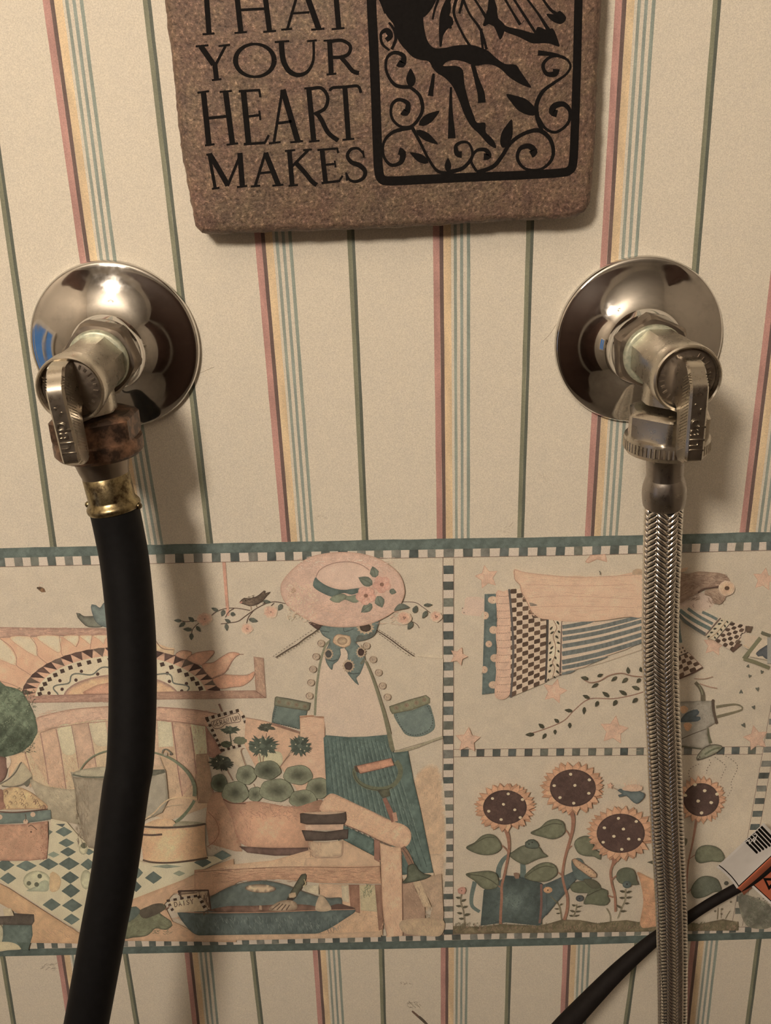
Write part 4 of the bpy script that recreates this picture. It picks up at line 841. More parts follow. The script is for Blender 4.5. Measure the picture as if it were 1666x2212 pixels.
# ---- upper right panel: flying figure ----------------------------------------
def STAR(x, y, r, rot): P.star(x, y, r, rot, STARC, STAL)
P.use(980, 1200, 6.408)
STAR(460, 300, 165, -12); STAR(70, 1395, 130, 20); STAR(1400, 1880, 175, 14)
P.use(960, 1150, 2.36)
P.g((720, 150, 745, 118, 820, 112, 830, 150, 780, 135, 735, 155), STARC, sm=False, ol=STAL); STAR(865, 1010, 75, 8); STAR(120, 1060, 66, 4); STAR(1630, 240, 60, 10); STAR(1590, 1050, 66, -12); STAR(1375, 575, 58, 10)
P.use(980, 1200, 6.408)
P.g((180, 580, 420, 600, 420, 820, 230, 830, 110, 800, 150, 700), (210, 176, 152), e=(206, 174, 148), mot=.02); P.dots((145, 790, 125, 730), 10, (140, 116, 104))
P.g((430, 535, 590, 530, 600, 900, 590, 1100, 595, 1500, 575, 1900, 395, 1925, 410, 1400, 425, 900), (92, 110, 112), e=(80, 96, 98), gs=6, mot=.1, sm=False)
DT = ((545, 615, 70, 52), (435, 830, 55, 55), (555, 1030, 60, 55), (488, 1225, 46, 46), (570, 1420, 60, 56), (425, 1580, 48, 50), (550, 1790, 64, 52))
for x, y, rx, ry in DT: P.o(x, y, rx, ry, (212, 172, 140), e=(200, 160, 128), n=16); P.dots((x+8, y+4), 7, (140, 104, 84))
P.g((405, 780, 420, 780, 420, 880, 405, 880, 380, 830), BORD, e=BORD, sm=False, mot=.01); P.g((370, 1530, 398, 1530, 396, 1630, 370, 1630), BORD, e=BORD, sm=False, mot=.01)
P.g((590, 510, 690, 500, 780, 515, 800, 1000, 815, 1400, 780, 1920, 580, 1960, 590, 1600, 580, 1500, 600, 1300, 585, 1100, 605, 900), (216, 170, 140), e=(206, 158, 128), gs=7, mot=.04); 
for i in range(14): y = 560+i*102; P.dash((600, y, 700, y+6, 800, y-6), 3, 1.6, 1.2, (150, 106, 84)); P.l((600, y-50, 600, y), .8, (200, 150, 122))
# skirt checks
def quad(a, b, c, d, u, v): return (a[0]*(1-u)*(1-v)+b[0]*u*(1-v)+c[0]*u*v+d[0]*(1-u)*v, a[1]*(1-u)*(1-v)+b[1]*u*(1-v)+c[1]*u*v+d[1]*(1-u)*v)
def checks(a, b, c, d, nu, nv, col, bg, ph=0, skip=lambda i, j: False, rnd=.12):
    P.g(np.array([a, b, c, d]).ravel(), bg, e=bg, sm=False, mot=.03)
    for i in range(nu):
        for j in range(nv):
            if (i+j+ph) % 2 or skip(i, j): continue
            q = [quad(a, b, c, d, (i+u)/nu, (j+v)/nv) for u, v in ((rnd, 0), (1-rnd, 0), (1, rnd), (1, 1-rnd), (1-rnd, 1), (rnd, 1), (0, 1-rnd), (0, rnd))]
            cc = np.array(col)*RNG.uniform(.85, 1.2)
            q = P.px(np.array(q).ravel()); P.add(q, [tuple(range(8))], np.tile(cc, (8, 1))*(1+.06*RNG.uniform(-1, 1, (8, 1)))); P.keep = True
    P.keep = False
checks((790, 465), (1290, 440), (1270, 1760), (790, 1960), 6, 23, (96, 72, 56), (208, 178, 148))
P.l((770, 465, 800, 800, 825, 1200, 820, 1600, 790, 1965), 4.6, (100, 90, 84)); P.g((1300, 885, 1500, 900, 1480, 1650, 1290, 1730), (210, 184, 152), e=(206, 178, 148), sm=False); P.l((1305, 885, 1295, 1300, 1275, 1755), 4.4, (84, 74, 68)); P.l((1505, 900, 1490, 1300, 1475, 1660), 3.8, (110, 84, 72))
P.l((1380, 890, 1430, 1000, 1380, 1110, 1410, 1250, 1400, 1400, 1370, 1480, 1400, 1560, 1370, 1690), 1.6, (150, 108, 80))
for a in ((1335, 1030, 1375, 980, 30), (1340, 1085, 1395, 1050, 30), (1430, 910, 1465, 960, 30), (1445, 1040, 1480, 1075, 30), (1410, 1110, 1455, 1150, 32), (1430, 1200, 1480, 1220, 32), (1340, 1300, 1385, 1250, 30), (1325, 1360, 1370, 1325, 30), (1440, 1310, 1470, 1345, 30), (1400, 1395, 1425, 1440, 30), (1320, 1460, 1355, 1420, 30), (1330, 1540, 1375, 1500, 32), (1425, 1500, 1465, 1550, 32), (1315, 1620, 1350, 1580, 30), (1420, 1590, 1465, 1640, 32), (1385, 1670, 1410, 1700, 28), (1320, 1230, 1350, 1190, 30), (1300, 1735, 1320, 1700, 24)): P.leaf(*a, (86, 78, 58))
# the striped body and shawl
P.use(1200, 1220, 7.243)
P.g((105, 890, 300, 885, 700, 895, 1360, 800, 1360, 1200, 1100, 1330, 820, 1420, 480, 1590, 90, 1710), (206, 178, 150), e=(200, 168, 140), sm=False, mot=.02)
TS = ((110, 975, 700, 845, 60), (110, 1070, 1362, 800, 62), (110, 1165, 1362, 880, 62), (110, 1275, 1362, 985, 66), (105, 1395, 1362, 1090, 72), (105, 1525, 1362, 1190, 70), (105, 1615, 820, 1440, 58), (100, 1700, 310, 1655, 44))
for x0, y0, x1, y1, w in TS:
    mx, my = (x0+x1)/2, (y0+y1)/2 + (x1-x0)*.022
    P.l((x0, y0, x0+(x1-x0)*.25, y0+(y1-y0)*.25+(x1-x0)*.016, mx, my, x0+(x1-x0)*.75, y0+(y1-y0)*.75+(x1-x0)*.014, x1, y1), w/7.243, (108, 112, 106), mot=.1, ws=(w/7.243,)*3 + ((w*.15/7.243,) if x1 < 900 else (w*.9/7.243,)))
P.use(980, 1200, 6.408)
P.g((840, 190, 1000, 235, 1300, 270, 1700, 300, 2200, 285, 2640, 260, 2640, 810, 2400, 850, 2000, 905, 1600, 915, 1350, 890, 1180, 860, 1060, 740, 1000, 600, 930, 480, 920, 410, 850, 330), (218, 174, 140), e=(208, 162, 128), gs=8, mot=.035)
P.l((840, 195, 1000, 235, 1300, 270, 1700, 300, 2200, 285, 2640, 262), 1.2, (190, 142, 114)); P.hatch(950, 280, 2600, 860, 260, 140, 0, .9, (204, 158, 126), .15); P.many([(940, 600, 1500, 560, 2500, 600), (1060, 720, 1500, 700, 2500, 720), (1000, 400, 1800, 420, 2500, 400)], 1.2, (202, 152, 122)); P.l((840, 200, 850, 330, 920, 410, 940, 500, 1000, 610, 1060, 740, 1100, 830), 1.5, (170, 124, 98)); P.g((1050, 650, 1100, 660, 1165, 690, 1060, 700), (150, 128, 108))
P.l((1420, 1660, 1600, 1590, 2000, 1500, 2640, 1290), .9, (190, 160, 132))
P.g((1080, 820, 1150, 860, 1100, 870), (96, 74, 58), sm=False)
P.use(1200, 1220, 7.243)
P.g((1200, 150, 1210, 90, 1290, 60, 1370, 80, 1370, 150), (178, 142, 108), e=(190, 158, 124), mot=.1); P.l((690, 95, 705, 130, 700, 155), 2.2, (110, 104, 88))
# vines
P.use(960, 1150, 2.36)
P.l((700, 742, 740, 765, 790, 758, 840, 730, 900, 718, 960, 732, 1030, 738), 2.4, (150, 108, 86)); P.l((420, 1032, 520, 1000, 610, 960, 660, 910, 740, 850, 860, 848, 960, 830, 1040, 805), 2.4, (150, 108, 86))
for a in ((735, 748, 695, 738, 22), (765, 765, 760, 795, 0), (780, 735, 810, 722, 18), (785, 770, 750, 792, 18), (880, 735, 850, 760, 18), (938, 720, 936, 685, 20), (935, 742, 905, 768, 20), (1000, 745, 980, 768, 20), (1005, 712, 1000, 685, 20), (460, 1030, 412, 1032, 22), (510, 998, 480, 975, 22), (520, 1025, 500, 1055, 20), (585, 970, 560, 950, 20), (565, 1005, 565, 1032, 18), (640, 970, 640, 1000, 20), (655, 912, 612, 905, 20), (715, 890, 712, 930, 20), (740, 845, 705, 830, 20), (785, 860, 770, 890, 20), (840, 838, 805, 812, 22), (880, 855, 860, 885, 22), (930, 828, 890, 805, 22), (995, 800, 955, 785, 22), (985, 845, 958, 870, 22)):
    if a[4]: P.leaf(*a, (92, 88, 66))
# head, hair, raised sleeve
P.use(1440, 1200, 7.372)
P.g((200, 600, 400, 560, 560, 590, 720, 640, 760, 780, 560, 900, 400, 860, 190, 830), (208, 176, 152), e=(206, 176, 150), mot=.02)
P.g((-300, 300, 60, 240, 330, 290, 500, 255, 700, 265, 880, 285, 980, 350, 1020, 440, 900, 500, 700, 510, 560, 540, 460, 620, 330, 680, 200, 760, -300, 700), (168, 134, 108), e=(150, 116, 92), gs=5, mot=.1); P.hatch(-200, 300, 920, 500, 240, 90, 5, 1.0, (130, 98, 78), .5); P.hatch(180, 500, 480, 720, 90, 80, -30, 1.0, (140, 106, 84), .5)
P.g((610, 560, 800, 520, 940, 560, 950, 650, 900, 740, 830, 780, 740, 720, 700, 640, 610, 620), (174, 140, 112), e=(160, 126, 100), mot=.1); P.hatch(640, 560, 920, 740, 70, 70, 40, 1.0, (134, 102, 82), .6); P.l((500, 590, 600, 530, 720, 510, 860, 490), 3.2, (104, 74, 60))
blossom(960, 520, 130, (216, 172, 132)); P.o(965, 520, 40, 34, (104, 76, 54), n=12); P.g((200, 230, 270, 200, 350, 190, 320, 240, 240, 265), (214, 170, 132))
P.g((190, 860, 330, 830, 600, 890, 830, 1010, 620, 1260, 420, 1170, 190, 960), (206, 180, 154), e=(204, 176, 150), sm=False, mot=.02)
P.many([(210, 870, 420, 1020, 700, 1170), ], 8.2, (98, 114, 108)); P.l((340, 845, 520, 970, 740, 1090), 6.6, (104, 114, 106)); P.l((570, 900, 700, 960, 810, 1020), 6.2, (104, 116, 110)); P.l((200, 940, 280, 1030, 430, 1140, 620, 1255), 7.2, (98, 100, 92))
P.l((435, 770, 420, 800, 440, 830), 1.4, (150, 112, 100)); P.dots((690, 805), 8, (120, 92, 76))
P.g((850, 995, 1060, 1060, 800, 1370, 620, 1290), (206, 184, 150), sm=False, mot=.03); P.l((865, 995, 620, 1275), 3.0, (120, 96, 82)); P.l((1050, 1055, 780, 1360), 3.6, (92, 76, 64)); P.l((960, 1040, 880, 1140, 780, 1250, 660, 1330), 1.5, (170, 130, 90))
for a in ((815, 1095, 880, 1080, 34), (745, 1170, 805, 1160, 34), (695, 1230, 750, 1220, 32), (650, 1300, 700, 1280, 32), (920, 1100, 945, 1150, 32), (860, 1160, 890, 1210, 32), (805, 1230, 830, 1270, 30), (760, 1290, 790, 1330, 30), (960, 1040, 985, 1080, 28), (900, 1040, 860, 1030, 24)): P.leaf(*a, (88, 86, 66))
checks((1040, 1065), (1350, 1130), (1060, 1530), (780, 1365), 5, 7, (88, 66, 52), (208, 180, 152), rnd=.2)
P.g((1260, 1120, 1380, 1130, 1340, 1230, 1250, 1210), (112, 86, 66), e=(92, 72, 58), sm=False); P.g((1110, 1400, 1210, 1410, 1060, 1540, 1030, 1520), (112, 80, 64), e=(94, 68, 56), sm=False); P.l((1270, 1200, 1110, 1390), 2.6, (120, 96, 80)); P.g((1200, 1260, 1330, 1240, 1500, 1310, 1320, 1490, 1210, 1420), (206, 178, 148), e=BORD, mot=.02); P.l((1230, 1430, 1330, 1480), 1.4, (204, 158, 110))
# picture held by the hand
P.g((1420, 1340, 1500, 1310, 1680, 1300, 1680, 1680, 1320, 1610), (206, 182, 152), sm=False, mot=.02); P.l((1500, 1310, 1380, 1460, 1230, 1645), 8.6, (120, 116, 84), sm=False); P.l((1230, 1640, 1420, 1700, 1640, 1790), 8.0, (118, 112, 80), sm=False); P.l((1510, 1225, 1660, 1280), 7, (104, 100, 78), sm=False); P.g((1425, 1570, 1470, 1510, 1640, 1400, 1680, 1380, 1680, 1640, 1580, 1645, 1530, 1600, 1460, 1610), (88, 92, 96), e=(74, 78, 82), mot=.1); P.l((1640, 1300, 1640, 1720), 9, (156, 150, 138), sm=False)
# lowered sleeve
P.g((190, 1440, 270, 1420, 350, 1540, 190, 1610), (206, 178, 148), sm=False, mot=.03); P.l((195, 1050, 200, 1200, 230, 1390), 6.5, (98, 112, 106)); P.l((190, 1610, 350, 1545), 2.6, (90, 72, 60)); P.dots((210, 1490, 260, 1470, 240, 1540, 290, 1520), 16, (100, 80, 64))
checks((180, 1620), (370, 1545), (580, 1780), (190, 1960), 4, 5, (96, 70, 54), (208, 180, 152), rnd=.15); P.l((190, 1968, 400, 1880, 580, 1780), 3.4, (96, 66, 54)); P.l((360, 1550, 580, 1780), 1.4, (150, 110, 88))
# grey watering can, hearts
P.use(1440, 1440, 7.372)
P.g((-250, 560, 200, 560, 560, 545, 720, 545, 780, 900, 660, 970, 650, 1080, 700, 1240, 560, 1310, 200, 1260, -250, 1200), (160, 148, 130), e=(124, 112, 94), gs=6, mot=.07, sm=False); P.hatch(210, 560, 740, 900, 200, 34, 60, 1.0, (138, 124, 106), 3); P.l((200, 1170, 400, 1080, 640, 990), 1.8, (96, 82, 66)); P.l((560, 1310, 400, 1290, 220, 1265), 3, (96, 92, 72)); P.l((660, 980, 670, 1080, 700, 1220), 5.5, (100, 96, 70), ws=(3, 4, 7)); P.l((740, 545, 750, 700, 800, 890), 5.6, (92, 74, 60)); P.dots((742, 545, 795, 890), 26, (92, 74, 60))
P.l((790, 640, 950, 615, 1100, 600, 1190, 630, 1205, 680, 1100, 720, 950, 760, 800, 800), 4.6, (124, 112, 84), ws=(5.5, 5, 3.6, 3, 4.4, 5.5, 5.5)); P.l((460, 250, 530, 330, 575, 430, 580, 540), 8.5, (104, 92, 70), ws=(7.5, 8, 9, 10)); P.l((515, 290, 560, 380, 575, 450), 2.5, (136, 130, 100))
P.l((440, 190, 600, 195, 740, 160), 1.6, (166, 124, 98)); P.l((530, 270, 680, 320, 810, 345), 2.0, (170, 126, 102)); P.l((240, 350, 380, 335), .8, (190, 158, 130))
P.g((210, 640, 280, 620, 350, 670, 330, 720, 250, 750), (216, 164, 116)); P.g((270, 920, 340, 890, 410, 930, 350, 1030, 310, 1020), (216, 160, 112)); P.g((215, 860, 300, 750, 420, 690, 490, 680, 525, 720, 510, 760, 470, 790, 540, 800, 545, 840, 500, 870, 380, 880, 230, 885), (86, 100, 108), e=(72, 84, 94), mot=.08)
P.g((490, 1490, 500, 1410, 600, 1300, 720, 1245, 820, 1245, 895, 1280, 800, 1370, 660, 1440), (148, 144, 116), e=(112, 104, 82), mot=.08, ol=(80, 70, 56)); P.l((610, 1400, 740, 1320, 860, 1290), 4, (110, 112, 84)); P.dots((510, 1470, 530, 1440), 12, (86, 68, 60))
for x, y, s, r in ((1190, 400, 40, 0), (1325, 150, 32, 200), (1520, 85, 34, 200), (1450, 360, 38, 170), (1390, 650, 38, 160), (1230, 935, 42, 150), (1300, 1750-1770+10, 30, 20)):
    q = [(math.cos(math.radians(r))*x2-math.sin(math.radians(r))*y2, math.sin(math.radians(r))*x2+math.cos(math.radians(r))*y2) for x2, y2 in ((0, -1), (.6, 0), (.8, .6), (.4, .8), (0, .45), (-.4, .8), (-.8, .6), (-.6, 0))]
    P.g(np.array([(x+a*s, y+b*s) for a, b in q]).ravel(), (104, 104, 90)); P.keep = True
P.keep = False
for p in ((520, 1550, 400, 1610, 350, 1690, 380, 1790), (680, 1480, 705, 1540, 650, 1620, 640, 1700), (770, 1440, 880, 1520, 950, 1600, 900, 1700, 860, 1810), (900, 1400, 1040, 1480, 1130, 1580, 1090, 1720, 1030, 1850, 1040, 1950, 970, 2070)): P.dash(p, 2.4, 4, 1.4, (98, 84, 68))

# ---- lower right panel: sunflowers ---------------------------------------------
P.use(980, 1640, 5.673)
GR = (124, 108, 78)
P.use(960, 1600, 2.36)
P.g((45, 945, 180, 950, 300, 935, 480, 945, 540, 930, 600, 912, 690, 915, 780, 932, 860, 920, 930, 915, 1020, 932, 1100, 945, 1240, 925, 1300, 935, 1420, 910, 1500, 925, 1500, 968, 45, 985), GR, e=(108, 92, 66), gs=5, mot=.18, sm=False); P.hatch(50, 935, 1500, 965, 420, 16, -80, 1.2, (96, 90, 60), 1); P.hatch(50, 945, 1500, 970, 200, 14, -70, 1.2, (142, 108, 86), 2)
P.g((1000, 940, 1015, 820, 1000, 720, 985, 670, 1050, 700, 1180, 760, 1230, 900, 1060, 950), (210, 150, 104), e=(196, 138, 96), mot=.1); P.hatch(1010, 740, 1080, 930, 50, 26, 60, 1.0, (180, 118, 84), 2)
P.g((1500, 790, 1580, 800, 1666, 850, 1666, 950, 1540, 940), (120, 114, 96), e=(130, 120, 98), mot=.2); P.hatch(1540, 800, 1666, 945, 120, 20, 30, 1.2, (96, 98, 78), 3)
# blue watering can
P.use(980, 1640, 5.673)
P.l((320, 1870, 230, 1800, 222, 1680, 262, 1500), 8.5, (98, 114, 108), ws=(7, 8, 9, 10)); P.l((545, 1450, 560, 1330, 620, 1220, 720, 1160, 810, 1180, 850, 1300, 850, 1460), 11, (98, 114, 108), ws=(12, 11, 8, 8, 12, 13))
P.g((1090, 1540, 1200, 1500, 1330, 1440, 1475, 1370, 1530, 1300, 1600, 1380, 1480, 1500, 1360, 1650, 1050, 2000), (88, 102, 104), e=(72, 86, 88), gs=6, mot=.12, sm=False)
P.g((370, 1600, 500, 1540, 640, 1430, 800, 1450, 1080, 1520, 1090, 1600, 1080, 2020, 1040, 2040, 640, 2000, 330, 2040), (88, 104, 100), e=(70, 84, 82), gs=6, mot=.13, sm=False, fn=lambda x, y: np.array((92., 108, 104))[None,:]*(1.1-.32*np.clip(np.hypot((x-1105)/62.0, (y-1950)/50.0), 0, 1.1))[:,None]); P.l((640, 1430, 800, 1448, 1080, 1525), 2.0, (64, 76, 78)); P.l((1075, 1530, 1075, 1800, 1055, 2010), 5, (130, 88, 76)); P.g((735, 1395, 800, 1400, 800, 1465, 760, 1465), (150, 112, 88))
P.g((1455, 1300, 1480, 1220, 1560, 1220, 1600, 1300, 1530, 1380), (94, 110, 106)); P.o(1160, 1600, 50, 44, (222, 166, 112), n=14, e=(196, 138, 92)); P.dots((1160, 1604), 12, (96, 62, 48)); P.hatch(380, 1620, 1060, 2000, 220, 26, 40, 1.2, (74, 88, 92), 3)
P.use(1180, 1800, 6.408)
P.g((0, 700, 360, 540, 420, 600, 400, 660, 260, 820, 0, 1140), (86, 100, 100), e=(74, 86, 88), mot=.1, sm=False); P.g((355, 480, 360, 360, 420, 420, 560, 560, 640, 610, 560, 650, 430, 640), (92, 108, 104), mot=.1); P.g((360, 365, 400, 350, 500, 410, 620, 490, 700, 570, 695, 610, 620, 610, 500, 530, 400, 450), (206, 164, 122), e=(180, 136, 100), mot=.05, ol=(120, 92, 72)); P.dots((445, 385, 505, 420, 520, 465, 580, 475, 595, 520, 660, 550, 470, 440, 560, 530, 620, 580), 7, (124, 92, 74)); P.o(25, 785, 62, 44, (222, 166, 112), e=(196, 138, 92)); P.dots((25, 788), 11, (96, 62, 48))
def petals(x, y, rx, ry, n, ph=0, c=(214, 154, 112)):
    for i in range(n):
        a = ph+i*6.283/n+RNG.uniform(-.06, .06); w = 3.3/n*2.4; k = RNG.uniform(1.36, 1.48)
        q = [(.96, -w*.5), (1.14, -w*.42), (k, 0), (1.14, w*.42), (.96, w*.5)]
        cc = np.array(c)*RNG.uniform(.95, 1.05)
        P.g(np.array([(x+rx*r*math.cos(a+b), y+ry*(r*1.02)*math.sin(a+b)) for r, b in q]).ravel(), cc, e=cc*.96, ol=(168, 116, 86), ow=.9, sm=False)
def sunflower(x, y, rx, ry, spots, ds=20):
    petals(x, y, rx*.99, ry*.99, 24, .13, (204, 144, 102)); petals(x, y, rx*.97, ry*.97, 22)
    P.g(np.array([(x+rx*math.cos(a), y+ry*math.sin(a)) for a in np.linspace(0, 6.28, 40, endpoint=False)]).ravel(), (92, 66, 58), e=(74, 54, 48), gs=5, mot=.12)
    P.hatch(x-rx*.6, y-ry*.6, x+rx*.6, y+ry*.6, 160, 22, 40, 1.2, (78, 56, 50), 4); P.dots(spots, ds, (214, 190, 150), ry=ds*.85, jag=.08)
STEM = (160, 106, 80)
def bigleaf(p, c=(116, 116, 88), rib=None):
    P.g(p, c, e=(94, 94, 72), gs=5, mot=.09, ol=(82, 78, 60), ow=1.0)
    if rib: P.l(rib, 2.0, (86, 84, 64)); 
# flower 4 stem (right of braided hose)
P.use(960, 1600, 2.36)
P.l((1285, 400, 1275, 470, 1262, 540, 1245, 620, 1238, 700, 1236, 780), 3.6, STEM, ws=(6, 4, 3.4, 3.4)); P.many([(1240, 610, 1285, 578), (1236, 780, 1262, 755)], 1.8, STEM)
P.use(1466, 1740, 8.33)
bigleaf((300, 950, 330, 800, 420, 730, 540, 715, 660, 740, 770, 810, 830, 940, 760, 1015, 600, 1005, 380, 1035)); bigleaf((225, 1520, 280, 1400, 380, 1300, 520, 1270, 680, 1320, 750, 1430, 770, 1540, 640, 1560, 480, 1640, 320, 1670, 250, 1610), (106, 108, 88)); P.dots((860, 1400), 40, (84, 80, 66)); P.g((110, 580, 160, 600, 160, 660, 110, 740), (120, 112, 84))
P.use(1440, 1440, 7.372); sunflower(555, 2120, 285, 265, (455, 1880, 610, 1975, 300, 2050, 805, 2030, 505, 2140, 715, 2165, 230, 2280, 560, 2330), 30)
P.use(980, 1640, 5.673)
P.l((640, 860, 670, 960, 680, 1080, 665, 1200, 640, 1330, 615, 1450, 590, 1560, 590, 1700, 580, 1860, 575, 2020), 5, STEM, ws=(9, 5.5, 5, 5.5, 6, 6)); P.many([(665, 1135, 630, 1090, 595, 1060), (570, 1570, 540, 1540)], 2.4, STEM)
bigleaf((155, 1085, 260, 1020, 350, 940, 450, 918, 530, 960, 575, 1030, 590, 1080, 540, 1140, 440, 1172, 300, 1160), rib=(165, 1085, 300, 1010, 400, 960, 500, 960)); bigleaf((150, 1410, 300, 1380, 430, 1370, 520, 1400, 545, 1450, 550, 1550, 480, 1590, 400, 1595, 330, 1560, 260, 1490), rib=(170, 1412, 330, 1430, 450, 1480, 540, 1545))
bigleaf((690, 1180, 760, 1110, 850, 1060, 960, 1050, 1050, 1080, 1100, 1150, 1155, 1190, 1040, 1220, 950, 1260, 880, 1290, 790, 1260), (114, 114, 90)); P.g((880, 1070, 880, 1020, 920, 990, 980, 985, 1025, 1015, 1050, 1060, 1030, 1090, 950, 1095), (96, 104, 88), e=(76, 82, 70), ol=(70, 70, 58)); P.dots((965, 1020, 925, 1040), 10, (60, 58, 50))
bigleaf((870, 1440, 960, 1340, 1060, 1280, 1160, 1265, 1250, 1310, 1275, 1390, 1230, 1450, 1120, 1500, 960, 1490), rib=(880, 1440, 1010, 1350, 1130, 1310, 1230, 1330))
sunflower(630, 590, 268, 212, (670, 425, 478, 482, 845, 495, 612, 553, 432, 637, 750, 620, 583, 740, 818, 715))
P.l((1430, 620, 1465, 720, 1460, 850, 1430, 980, 1385, 1130, 1350, 1280, 1335, 1430, 1360, 1560, 1395, 1700, 1390, 1850, 1355, 1970), 5, STEM, ws=(10, 7, 5.5, 5, 5.5, 6, 6.5)); P.many([(1430, 960, 1400, 900, 1370, 870), (1330, 1430, 1300, 1400, 1285, 1390), (1405, 1100, 1450, 1060)], 2.4, STEM)
bigleaf((945, 905, 1060, 840, 1150, 760, 1260, 735, 1340, 770, 1365, 830, 1370, 880, 1320, 940, 1220, 980, 1100, 955), rib=(955, 905, 1100, 830, 1220, 790, 1330, 800))
P.use(1140, 1600, 5.95)
bigleaf((600, 1330, 640, 1260, 730, 1225, 800, 1240, 840, 1320, 870, 1400, 930, 1440, 935, 1530, 860, 1490, 740, 1480, 650, 1440)); sunflower(582, 608, 296, 240, (553, 432, 795, 503, 343, 578, 608, 575, 788, 676, 417, 732, 593, 803), 22)
P.l((1130, 1480, 1090, 1600, 1065, 1700, 1085, 1850, 1120, 2000, 1130, 2200), 4.6, STEM, ws=(6, 5, 5, 5, 5)); P.many([(1085, 1450, 1100, 1580), (1180, 1490, 1100, 1600)], 4.0, STEM)
sunflower(1198, 1190, 310, 252, (1168, 998, 1397, 1038, 987, 1120, 1233, 1136, 1110, 1228, 1300, 1263, 1435, 1268, 972, 1305, 1212, 1397), 22)
P.g((1160, 640, 1190, 620, 1260, 640, 1330, 660, 1420, 650, 1505, 690, 1470, 760, 1400, 810, 1330, 760, 1270, 705, 1180, 725, 1165, 700, 1220, 685), (98, 114, 118), e=(80, 96, 100), ol=(74, 80, 84)); P.g((1215, 630, 1260, 580, 1340, 560, 1440, 570, 1480, 620, 1420, 650, 1320, 650), (214, 172, 140), mot=.06); P.star(1060, 580, 44, 10, (214, 164, 132), (186, 130, 104)); P.l((1090, 600, 1150, 630), 1.2, (160, 120, 92)); P.hatch(1220, 520, 1480, 620, 40, 20, -70, .9, (200, 150, 116), 1)
P.use(1180, 1800, 6.408)
bigleaf((330, 750, 370, 690, 480, 665, 600, 680, 700, 740, 760, 760, 850, 800, 850, 870, 880, 940, 840, 990, 760, 1000, 620, 980, 520, 975, 560, 870, 580, 830, 440, 825, 360, 800), (104, 106, 80)); P.l((560, 870, 700, 800, 780, 770), 2, (80, 76, 58)); bigleaf((520, 640, 640, 640, 720, 690, 750, 750, 640, 760, 560, 700), (100, 96, 74)); bigleaf((970, 600, 1010, 510, 1110, 475, 1210, 510, 1245, 590, 1250, 650, 1280, 710, 1190, 715, 1100, 710, 1010, 680), (98, 102, 80)); P.o(1120, 710, 62, 52, (92, 106, 104), e=(72, 84, 84), n=16); P.o(465, 902, 55, 45, (88, 92, 92), e=(74, 76, 76), n=16); P.dots((465, 904, 1120, 705), 14, (62, 60, 56)); P.many([(905, 660, 940, 610, 975, 585), (860, 865, 930, 890)], 2.4, STEM)
P.g((1395, 400, 1480, 375, 1480, 430), (96, 90, 70), sm=False)
P.many([(80, 890, 160, 970, 200, 1090, 210, 1190), (420, 980, 410, 1060, 370, 1160), (1095, 770, 1090, 920, 1040, 1040, 990, 1180), (835, 1040, 885, 1140, 885, 1240)], 1.6, (120, 112, 78))
for a in ((180, 1050, 110, 1045, 22), (190, 1110, 135, 1110, 22), (190, 1000, 225, 970, 26), (400, 1010, 355, 985, 30), (420, 1025, 500, 1005, 26), (390, 1090, 325, 1065, 30), (410, 1090, 480, 1075, 28), (370, 1150, 315, 1135, 28), (390, 1150, 460, 1135, 28), (1085, 815, 1015, 795, 34), (1110, 825, 1185, 800, 36), (1080, 900, 1010, 890, 34), (1110, 895, 1185, 885, 34), (1090, 970, 1150, 975, 30), (1040, 1040, 970, 990, 28), (1030, 1080, 1110, 1080, 34)): P.leaf(*a, (110, 100, 74))
P.use(980, 1640, 5.673)
P.l((95, 1650, 85, 1750, 115, 1850, 130, 1960, 128, 2080), 1.7, (110, 100, 76))
for a in ((80, 1705, 25, 1690, 30), (95, 1745, 150, 1715, 30), (90, 1805, 25, 1795, 28), (115, 1820, 170, 1800, 30), (100, 1895, 40, 1880, 30), (130, 1915, 200, 1895, 36), (120, 1960, 60, 1950, 30)): P.leaf(*a, (112, 106, 80))
P.o(100, 1612, 52, 45, (210, 152, 128), e=(190, 128, 106), n=14, jag=.12); P.dots((100, 1612), 8, (120, 80, 64))
for i in range(1): 
    P.l((1190, 1680, 1280, 1780, 1310, 1880, 1320, 1970), 1.6, (124, 112, 80))
P.use(1460, 1860, 8.087); P.l((740, 820, 735, 900, 725, 1020), 1.5, (124, 108, 80)); P.l((790, 830, 795, 1000), 1.2, (150, 132, 100)); P.l((870, 1010, 910, 930, 950, 870), 1.4, (120, 108, 80)); P.dots((690, 875, 810, 840, 800, 925, 965, 715), 20, (120, 104, 82))
P.use(960, 1600, 2.36); P.l((960, 52, 1000, 50), .8, (170, 150, 124))
tag(P.build('wallpaper_border', M['print'], wall), 'printed border of garden figures, pots, stars and sunflowers')

# ------------------------------------------------------------------ stone plaque
def spline(pts, n=6):
    p = [Vector(v) for v in pts]; out = []
    for i in range(len(p)-1):
        a, b, c, d = p[max(i-1, 0)], p[i], p[i+1], p[min(i+2, len(p)-1)]
        for j in range(n):
            t = j/n
            out.append(.5*((2*b)+(c-a)*t+(2*a-5*b+4*c-d)*t*t+(3*b-a-3*c+d)*t**3))
    out.append(p[-1]); return out

